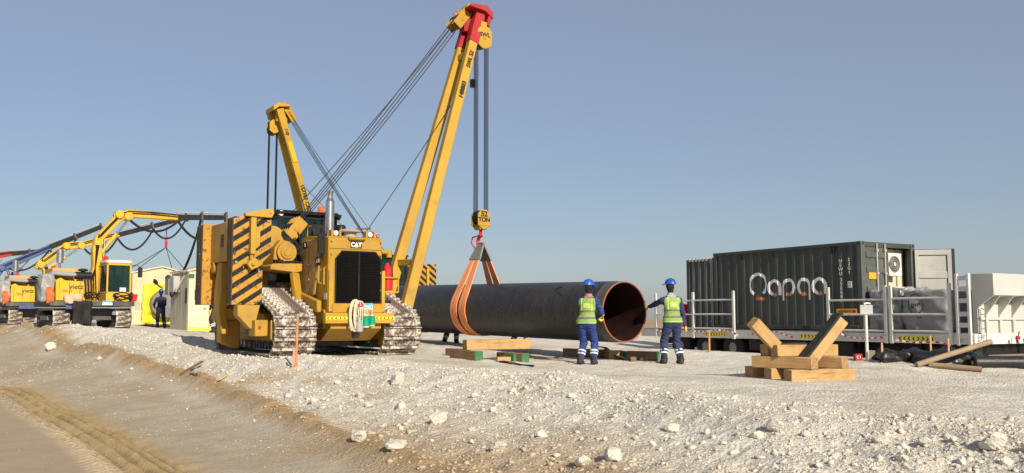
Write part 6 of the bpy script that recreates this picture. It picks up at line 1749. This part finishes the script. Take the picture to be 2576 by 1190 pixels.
def cap(a, b_, ra, rb, fl=1.0):
    a = np.array(a, float); b_ = np.array(b_, float); d = b_ - a; L2 = max(d @ d, 1e-9)
    def f(X, Y, Z):
        px, py, pz = X - a[0], Y - a[1], Z - a[2]
        t = np.clip((px * d[0] + py * d[1] + pz * d[2]) / L2, 0, 1)
        return np.sqrt((px - t * d[0]) ** 2 + ((py - t * d[1]) * fl) ** 2 + (pz - t * d[2]) ** 2) - (ra + (rb - ra) * t)
    return f
def ell(c, r):
    def f(X, Y, Z):
        q = np.sqrt(((X - c[0]) / r[0]) ** 2 + ((Y - c[1]) / r[1]) ** 2 + ((Z - c[2]) / r[2]) ** 2)
        return (q - 1) * min(r)
    return f
def smin(a, b_, k):
    h = np.clip(.5 + .5 * (b_ - a) / k, 0, 1); return b_ + (a - b_) * h - k * h * (1 - h)
def blend(fs, k=.035):
    def f(X, Y, Z):
        d = fs[0](X, Y, Z)
        for g in fs[1:]: d = smin(d, g(X, Y, Z), k)
        return d
    return f
def sdf_obj(name, fn, lo, hi, res, mats, parent, matfn=None):
    V, F = surface_net(fn, lo, hi, res)
    me = bpy.data.meshes.new(name); me.from_pydata(V.tolist(), [], F.tolist())
    me.polygons.foreach_set('use_smooth', [True] * len(F))
    if matfn is not None:
        cen = V[F].mean(1); me.polygons.foreach_set('material_index', matfn(cen).astype(np.int32))
    return mkobj(name, me, mats, parent)
def ik(a, b_, l1, l2, hint):
    a = Vector(a); b_ = Vector(b_); d = b_ - a; L = min(d.length, (l1 + l2) * .999); d = d.normalized()
    x = (l1 * l1 - l2 * l2 + L * L) / (2 * L); h = math.sqrt(max(l1 * l1 - x * x, 0))
    n = Vector(hint); n = (n - d * n.dot(d)).normalized()
    return a + d * x + n * h, a + d * L
m, nt, b = nmat('coverall_cloth')
nt.links.new(mixrgb(nt, ramp(nt, noise(nt, 5, 5), .35, .65), (.017, .026, .075), (.032, .05, .125)), b.inputs['Base Color']); b.inputs['Roughness'].default_value = .9
bump(nt, b, noise(nt, 7, 4, stretch=(1, 1, 2.2)), .9, .05)
NAVY = m
m, nt, b = nmat('coverall_royal')
nt.links.new(mixrgb(nt, ramp(nt, noise(nt, 5, 5), .35, .65), (.012, .03, .14), (.025, .055, .22)), b.inputs['Base Color']); b.inputs['Roughness'].default_value = .9
bump(nt, b, noise(nt, 7, 4, stretch=(1, 1, 2.2)), .9, .05)
ROYAL = m
m, nt, b = nmat('coverall_dark')
nt.links.new(mixrgb(nt, ramp(nt, noise(nt, 5, 5), .35, .65), (.008, .011, .028), (.016, .021, .048)), b.inputs['Base Color']); b.inputs['Roughness'].default_value = .9
bump(nt, b, noise(nt, 7, 4, stretch=(1, 1, 2.2)), .9, .05)
DNAVY = m
VEST = paint('vest_lime', (.25, .37, .10), .9, (.26, .3, .14), .5, 3, bmp=.3)
VESTT = plain('vest_trim', (.40, .62, .12), .85)
VESTB = plain('vest_badge', (.42, .5, .13), .85)
RBAND = plain('grey_reflective', (.13, .14, .11), .7)
WBAND = plain('white_reflective', (.75, .77, .8), .5)
HELM = paint('helmet_blue', (.01, .085, .42), .3, (.2, .2, .25), .25, 4)
BOOT = paint('boot_black', (.014, .013, .012), .6, (.25, .2, .15), .35, 5)
GLOVE = paint('glove_yellow', (.72, .52, .04), .85, (.3, .25, .1), .3, 8)
BALA = plain('balaclava_black', (.012, .011, .012), .9)
SCARF = paint('scarf_check', (.28, .12, .11), .95, (.5, .45, .4), .9, 16)
SKIN = plain('skin', (.26, .14, .09), .6)
def person(label, loc, rz, feet, hands, cloth=NAVY, vest=True, res=.016, pelvis=(0, 0, .93), lean=(0, 0), head_turn=0.0, scarf=BALA, gloves=True, bands=2, sit=False, grip=None, helmet=True, knee_hint=(0, -1, 0), size=1.0):
    """faces -y; feet and hands: ((x,y,z) of the left one (+x), (x,y,z) of the right one)"""
    T = thing('person', label, 'person', loc, rz); T.scale = (size,) * 3
    pv = Vector(pelvis); ch = pv + Vector((lean[0], lean[1], .42)); nk = ch + Vector((lean[0] * .2, lean[1] * .2, .14)); hd = nk + Vector((0, lean[1] * .15 - .015, .17))
    torso = [cap(pv + Vector((-.06, 0, 0)), pv + Vector((.06, 0, 0)), .145, .145, 1.12), cap(pv, pv.lerp(ch, .5), .15, .145, 1.2), cap(pv.lerp(ch, .45), ch - Vector((0, 0, .02)), .145, .16, 1.3), cap(ch + Vector((-.12, 0, .03)), ch + Vector((.12, 0, .03)), .095, .095, 1.0)]
    legs, armsf, ends, wrists = [], [], [], []
    for s, ft in ((1, feet[0]), (-1, feet[1])):
        hip = pv + Vector((s * .095, 0, -.04)); an = Vector(ft) + Vector((0, 0, .085))
        kn, an = ik(hip, an, .45, .43, knee_hint)
        legs.append([cap(hip, kn, .112, .082), cap(kn, kn.lerp(an, .55), .08, .078), cap(kn.lerp(an, .5), an + Vector((0, 0, .0)), .078, .075)]); ends.append((kn, an))
    for s, hn in ((1, hands[0]), (-1, hands[1])):
        sh = ch + Vector((s * .19, 0, .04)); el, wr = ik(sh, Vector(hn), .3, .27, (s * .5, .7, -.5))
        armsf.append([cap(sh, el, .07, .057), cap(el, wr, .056, .043)]); wrists.append((sh, el, wr))
    neck = [cap(nk - Vector((0, 0, .05)), hd, .062, .06)]
    head = [ell(hd + Vector((0, 0, .04)), (.082, .1, .118)), cap(hd + Vector((0, -.045, -.02)), hd + Vector((0, -.06, .0)), .055, .05)]
    ct_, st_ = math.cos(head_turn), math.sin(head_turn)
    nose = hd + Vector((math.sin(head_turn) * .1, -math.cos(head_turn) * .108, .03)); head.append(cap(nose, nose + Vector((0, 0, .03)), .016, .012))
    for s in (-1, 1): head.append(ell(hd + Vector((s * .083 * ct_, s * .083 * st_, .035)), (.015, .022, .032)))
    allf = torso + legs[0] + legs[1] + armsf[0] + armsf[1] + neck + head
    core = blend(allf, .04)
    def wr_(X, Y, Z): return core(X, Y, Z) + (.007 * np.sin(Z * 46 + 13 * X + 3 * np.sin(Y * 17 + X * 9)) * np.sin(Y * 23 + X * 29 + Z * 15) + .004 * np.sin(Z * 78 - X * 34 + Y * 21)) * (Z < nk.z - .05)
    pts = np.array([list(p) for p in [hd + Vector((0, 0, .2)), pv] + [e[1] for e in ends] + [e[0] for e in ends] + [w[2] for w in wrists] + [w[1] for w in wrists]])
    lo = pts.min(0) - .24; hi = pts.max(0) + .24
    lo[2] = pts[:, 2].min() - .12
    def mf(c): return np.where(c[:, 2] > nk.z + .0, 1, 0)
    sdf_obj('body', wr_, lo, hi, res, [cloth, scarf if scarf is BALA else BALA], T, mf)
    # boots
    for i, (kn, an) in enumerate(ends):
        fw = Vector((0, -1, 0)) if i < 2 else Vector()
        bt = blend([cap(an + Vector((0, .02, .06)), an + Vector((0, .02, -.03)), .058, .06), cap(an + Vector((0, .03, -.04)), an + Vector((0, -.16, -.05)), .052, .045), cap(an + Vector((0, -.06, -.045)), an + Vector((0, -.17, -.055)), .05, .042)], .03)
        fl = lambda X, Y, Z, bt=bt, z=an.z: np.maximum(bt(X, Y, Z), (z - .088) - Z)
        sdf_obj('boot', fl, an - Vector((.1, .26, .12)), an + Vector((.1, .14, .14)), .012, BOOT, T)
    # trouser bands
    if bands:
        for i, (kn, an) in enumerate(ends):
            lf = blend(legs[i], .03); dr_ = (kn - an).normalized()
            for k in range(bands):
                c = an + dr_ * (.155 + .065 * k)
                f = lambda X, Y, Z, lf=lf, c=c, d=dr_: np.maximum(lf(X, Y, Z) - .008, np.abs((X - c.x) * d.x + (Y - c.y) * d.y + (Z - c.z) * d.z) - .02)
                sdf_obj('reflective_band', f, c - Vector((.13, .13, .07)), c + Vector((.13, .13, .07)), .011, WBAND, T)
    # helmet with peak
    if helmet:
        hc = hd + Vector((0, 0, .085)); fx, fy = math.sin(head_turn), -math.cos(head_turn)
        h = MB(); prof = [(0, .122), (.012, .118), (.05, .112), (.09, .092), (.118, .055), (.128, .0)]
        h.lathe(prof, hc, hc + Vector((0, 0, 1)), 22)
        for k, vv in enumerate(h.v):
            p = Vector(vv) - hc; f_ = p.x * fx + p.y * fy; sd_ = p.x * fy - p.y * fx
            h.v[k] = tuple(hc + Vector((fx, fy, 0)) * f_ * 1.16 + Vector((fy, -fx, 0)) * sd_ * .98 + Vector((0, 0, p.z)))
        ho = h.build('helmet', HELM, T)
        pk_ = MB(); pts_ = []
        for a in np.linspace(-1.15, 1.15, 11):
            d_ = Vector((fx, fy, 0)) * math.cos(a) + Vector((fy, -fx, 0)) * math.sin(a); pts_.append((d_, .05 * math.cos(a)))
        v = []
        for d_, e_ in pts_:
            for r_, z_ in ((.118, .012), (.142 + e_, -.008), (.142 + e_, -.014), (.118, .0)): v.append(hc + d_ * r_ * (1.0 + .12 * max(0, d_.x * fx + d_.y * fy)) + Vector((0, 0, z_)))
        f = []
        for k in range(10):
            for j in range(4): f.append((4 * k + j, 4 * k + (j + 1) % 4, 4 * k + 4 + (j + 1) % 4, 4 * k + 4 + j))
        f += [(3, 2, 1, 0), (40, 41, 42, 43)]; pk_.add(v, f); pk_.build('peak', HELM, ho)
        MB().tube([hc + Vector((fx, fy, 0)) * .1 + Vector((0, 0, .1)), hc + Vector((0, 0, .13)), hc - Vector((fx, fy, 0)) * .1 + Vector((0, 0, .1))], .012, 6).build('crown_ridge', HELM, ho)
    if scarf is not BALA or vest:
        f = lambda X, Y, Z: np.maximum(np.maximum(blend(neck + [torso[3]], .04)(X, Y, Z) - .022 - .006 * np.sin(Z * 90 + X * 40), np.abs(Z - nk.z - .005) - .06), np.hypot(X - nk.x, Y - nk.y) - .115)
        sdf_obj('scarf', f, nk - Vector((.17, .17, .12)), nk + Vector((.17, .17, .12)), .012, scarf if scarf is not BALA else GREY, T)
    if vest:
        tf = blend(torso, .04); zb = pv.z - .03; zt = ch.z + .1
        def vf(X, Y, Z):
            d = tf(X, Y, Z) - .02 + .007 * np.sin(Z * 34 + X * 22 + 2 * np.sin(Y * 14)) * np.sin(X * 27 + Z * 12)
            d = np.maximum(d, np.maximum(zb - Z, Z - zt))
            arm = np.minimum(cap(wrists[0][0] + Vector((.035, 0, .02)), wrists[0][0] + Vector((.06, 0, -.14)), .09, .075)(X, Y, Z), cap(wrists[1][0] + Vector((-.035, 0, .02)), wrists[1][0] + Vector((-.06, 0, -.14)), .09, .075)(X, Y, Z))
            return np.maximum(d, -arm)
        lo2 = pv - Vector((.3, .26, .1)); hi2 = ch + Vector((.34, .3, .2)); lo2 = Vector((min(lo2.x, ch.x - .34), min(lo2.y, ch.y - .3), lo2.z)); hi2 = Vector((max(hi2.x, pv.x + .3), max(hi2.y, pv.y + .26), hi2.z))
        vo = sdf_obj('vest', vf, lo2, hi2, min(res, .014), VEST, T)
        for z_, h_ in ((.09, .024), (.24, .024)):
            c = pv + Vector((0, 0, z_))
            f = lambda X, Y, Z, c=c, h_=h_: np.maximum(vf(X, Y, Z) - .006, np.abs(Z - c.z) - h_)
            sdf_obj('vest_band', f, Vector((lo2.x, lo2.y, c.z - .06)), Vector((hi2.x, hi2.y, c.z + .06)), .013, RBAND, vo)
        f = lambda X, Y, Z: np.maximum(vf(X, Y, Z) - .005, np.abs(Z - zb - .012) - .014)
        sdf_obj('hem_trim', f, Vector((lo2.x, lo2.y, zb - .05)), Vector((hi2.x, hi2.y, zb + .07)), .013, VESTT, vo)
        for s in (-1, 1):
            f = lambda X, Y, Z, s=s: np.maximum(vf(X, Y, Z) - .006, np.abs(X - ch.x - s * .115) - .016)
            sdf_obj('shoulder_band', f, Vector((ch.x + s * .115 - .05, lo2.y, pv.z + .22)), Vector((ch.x + s * .115 + .05, hi2.y, hi2.z)), .013, VESTT, vo)
        f = lambda X, Y, Z: np.maximum(vf(X, Y, Z) - .008, np.maximum(np.maximum(np.abs(X - ch.x) - .085, np.abs(Z - ch.z + .06) - .055), ch.y + .02 - Y))
        sdf_obj('back_badge', f, Vector((ch.x - .14, ch.y - .02, ch.z - .16)), Vector((ch.x + .14, hi2.y, ch.z + .05)), .012, VESTB, vo)
    # hands in gloves: palm, four fingers, thumb from the side of the palm
    for i, (sh, el, wr) in enumerate(wrists):
        s = 1 if i == 0 else -1; d_ = (wr - el).normalized(); g_ = grip[i] if grip and grip[i] is not None else None
        pn = Vector(g_) if g_ is not None else Vector((-s, 0, 0)); pn = (pn - d_ * pn.dot(d_)).normalized(); sd_ = d_.cross(pn).normalized()
        p0 = wr + d_ * .02; p1 = wr + d_ * .085
        fs = [cap(wr - d_ * .05, p0, .036, .032), cap(p0 + sd_ * .012, p1 + sd_ * .024, .024, .018), cap(p0 - sd_ * .012, p1 - sd_ * .024, .024, .018), cap(p0, p1, .024, .019)]
        for k, (o_, L) in enumerate(((-.032, .062), (-.011, .074), (.011, .07), (.032, .055))):
            b0 = p1 + sd_ * o_; cu = .55 if g_ is None else .95
            b1_ = b0 + (d_ * math.cos(cu * .6) + pn * math.sin(cu * .6)) * L * .55; b2_ = b1_ + (d_ * math.cos(cu * 1.5) + pn * math.sin(cu * 1.5)) * L * .5
            fs += [cap(b0, b1_, .0115, .0105), cap(b1_, b2_, .0105, .009)]
        tb0 = p0 + d_ * .01 - sd_ * .03; tb1 = tb0 + (d_ * .6 - sd_ * .65 + pn * .45).normalized() * .045; tb2 = tb1 + (d_ * .8 - sd_ * .1 + pn * .6).normalized() * .032
        fs += [cap(tb0, tb1, .015, .0125), cap(tb1, tb2, .0125, .0105)]
        sdf_obj('glove' if gloves else 'hand', blend(fs, .008), p0 - Vector((.15, .15, .15)), p0 + Vector((.17, .17, .17)) + d_ * .05, .0068, GLOVE if gloves else SKIN, T)
    return T
def wl(p, loc, rz):
    """world point -> a person's own space"""
    d = Vector(p) - Vector(loc); c, s = math.cos(-rz), math.sin(-rz)
    return (c * d.x - s * d.y, s * d.x + c * d.y, d.z)
# worker at the near edge of the pipe mouth
L1 = Vector((1.63, 20.15, 0)); L1.z = H(L1.x, L1.y); z1 = R(158)
ha, hb_ = wl((2.0, 20.50, 1.14), L1, z1), wl((2.0, 20.46, .97), L1, z1)
person('worker in lime vest and blue helmet gripping the pipe\'s near rim with both hands', L1, z1, ((-.0 + .14, .02, 0), (-.15, -.04, 0)), (hb_, ha), ROYAL, True, .014, (0, 0, .92), (-.03, -.05), R(-40), SCARF, True, 2, grip=((-1, -.3, 0), (-1, -.3, 0)))
# worker reaching for the far edge of the pipe mouth
L2 = Vector((3.63, 20.75, 0)); L2.z = H(L2.x, L2.y); z2 = R(190)
ha = wl((3.17, 21.30, 1.27), L2, z2)
person('worker in lime vest with one arm stretched out to the pipe\'s far rim', L2, z2, ((.2, -.03, 0), (-.17, .02, 0)), (ha, (-.3, -.02, .82)), NAVY, True, .014, (0, 0, .94), (.02, -.02), R(35), BALA, True, 2, grip=((-.4, .9, 0), None), size=1.02)
# behind the pipe: mostly the lower legs show
x, y = (1134 - 1288) / FPX * 28.2, 28.2
person('worker standing behind the pipe, seen only below it, feet apart', (x, y, H(x, y)), R(20), ((.19, 0, 0), (-.19, .0, 0)), ((.3, -.1, .85), (-.3, -.1, .85)), NAVY, True, .025, (0, 0, .84), size=.97)
x, y = (1306 - 1288) / FPX * 25.6, 25.6
person('worker stepping sideways behind the pipe, seen only below it', (x, y, H(x, y)), R(160), ((.27, 0, 0), (-.22, .06, .05)), ((.28, -.2, .9), (-.28, -.2, .95)), NAVY, True, .025, (0.02, 0, .8), size=.93)
# at the yellow sheeted shelter
x, y = (407 - 1288) / FPX * 43.5, 43.5
person('worker in dark coverall and blue helmet bending towards the sheeted shelter\'s pipe', (x, y, H(x, y)), R(205), ((.13, .02, 0), (-.2, .1, 0)), ((.25, -.35, 1.0), (-.15, -.4, .95)), DNAVY, False, .022, (0, 0.03, .93), (0, -.1), 0, BALA, True, 1)
# beside the nearer shelter, half hidden by the counterweight
x, y = (549 - 1288) / FPX * 34.0, 34.0
person('worker in dark coverall half hidden behind the tractor\'s counterweight', (x, y, H(x, y)), R(240), ((.14, .0, 0), (-.14, .03, 0)), ((.3, -.05, .85), (-.25, -.25, .95)), DNAVY, False, .022, bands=2)
# operators in their cabs
t = xf(PL1, (-.25, .95, 1.55))
person('operator in lime vest seated in the sideboom tractor\'s cab', t, R(33), ((.16, -.55, .25), (-.16, -.55, .25)), ((.3, -.4, .9), (-.3, -.4, .9)), NAVY, True, .025, (0, 0, .72), (0, .02), 0, BALA, False, 0, helmet=False)
t = xf(U1, (.86, -.68, .96))
person('operator in dark coverall and helmet seated in the glazed cab', t, R(37), ((.14, -.5, .1), (-.14, -.5, .1)), ((.25, -.35, .75), (-.25, -.35, .75)), DNAVY, False, .025, (0, 0, .58), (0, .02), 0, BALA, False, 0, size=.95)
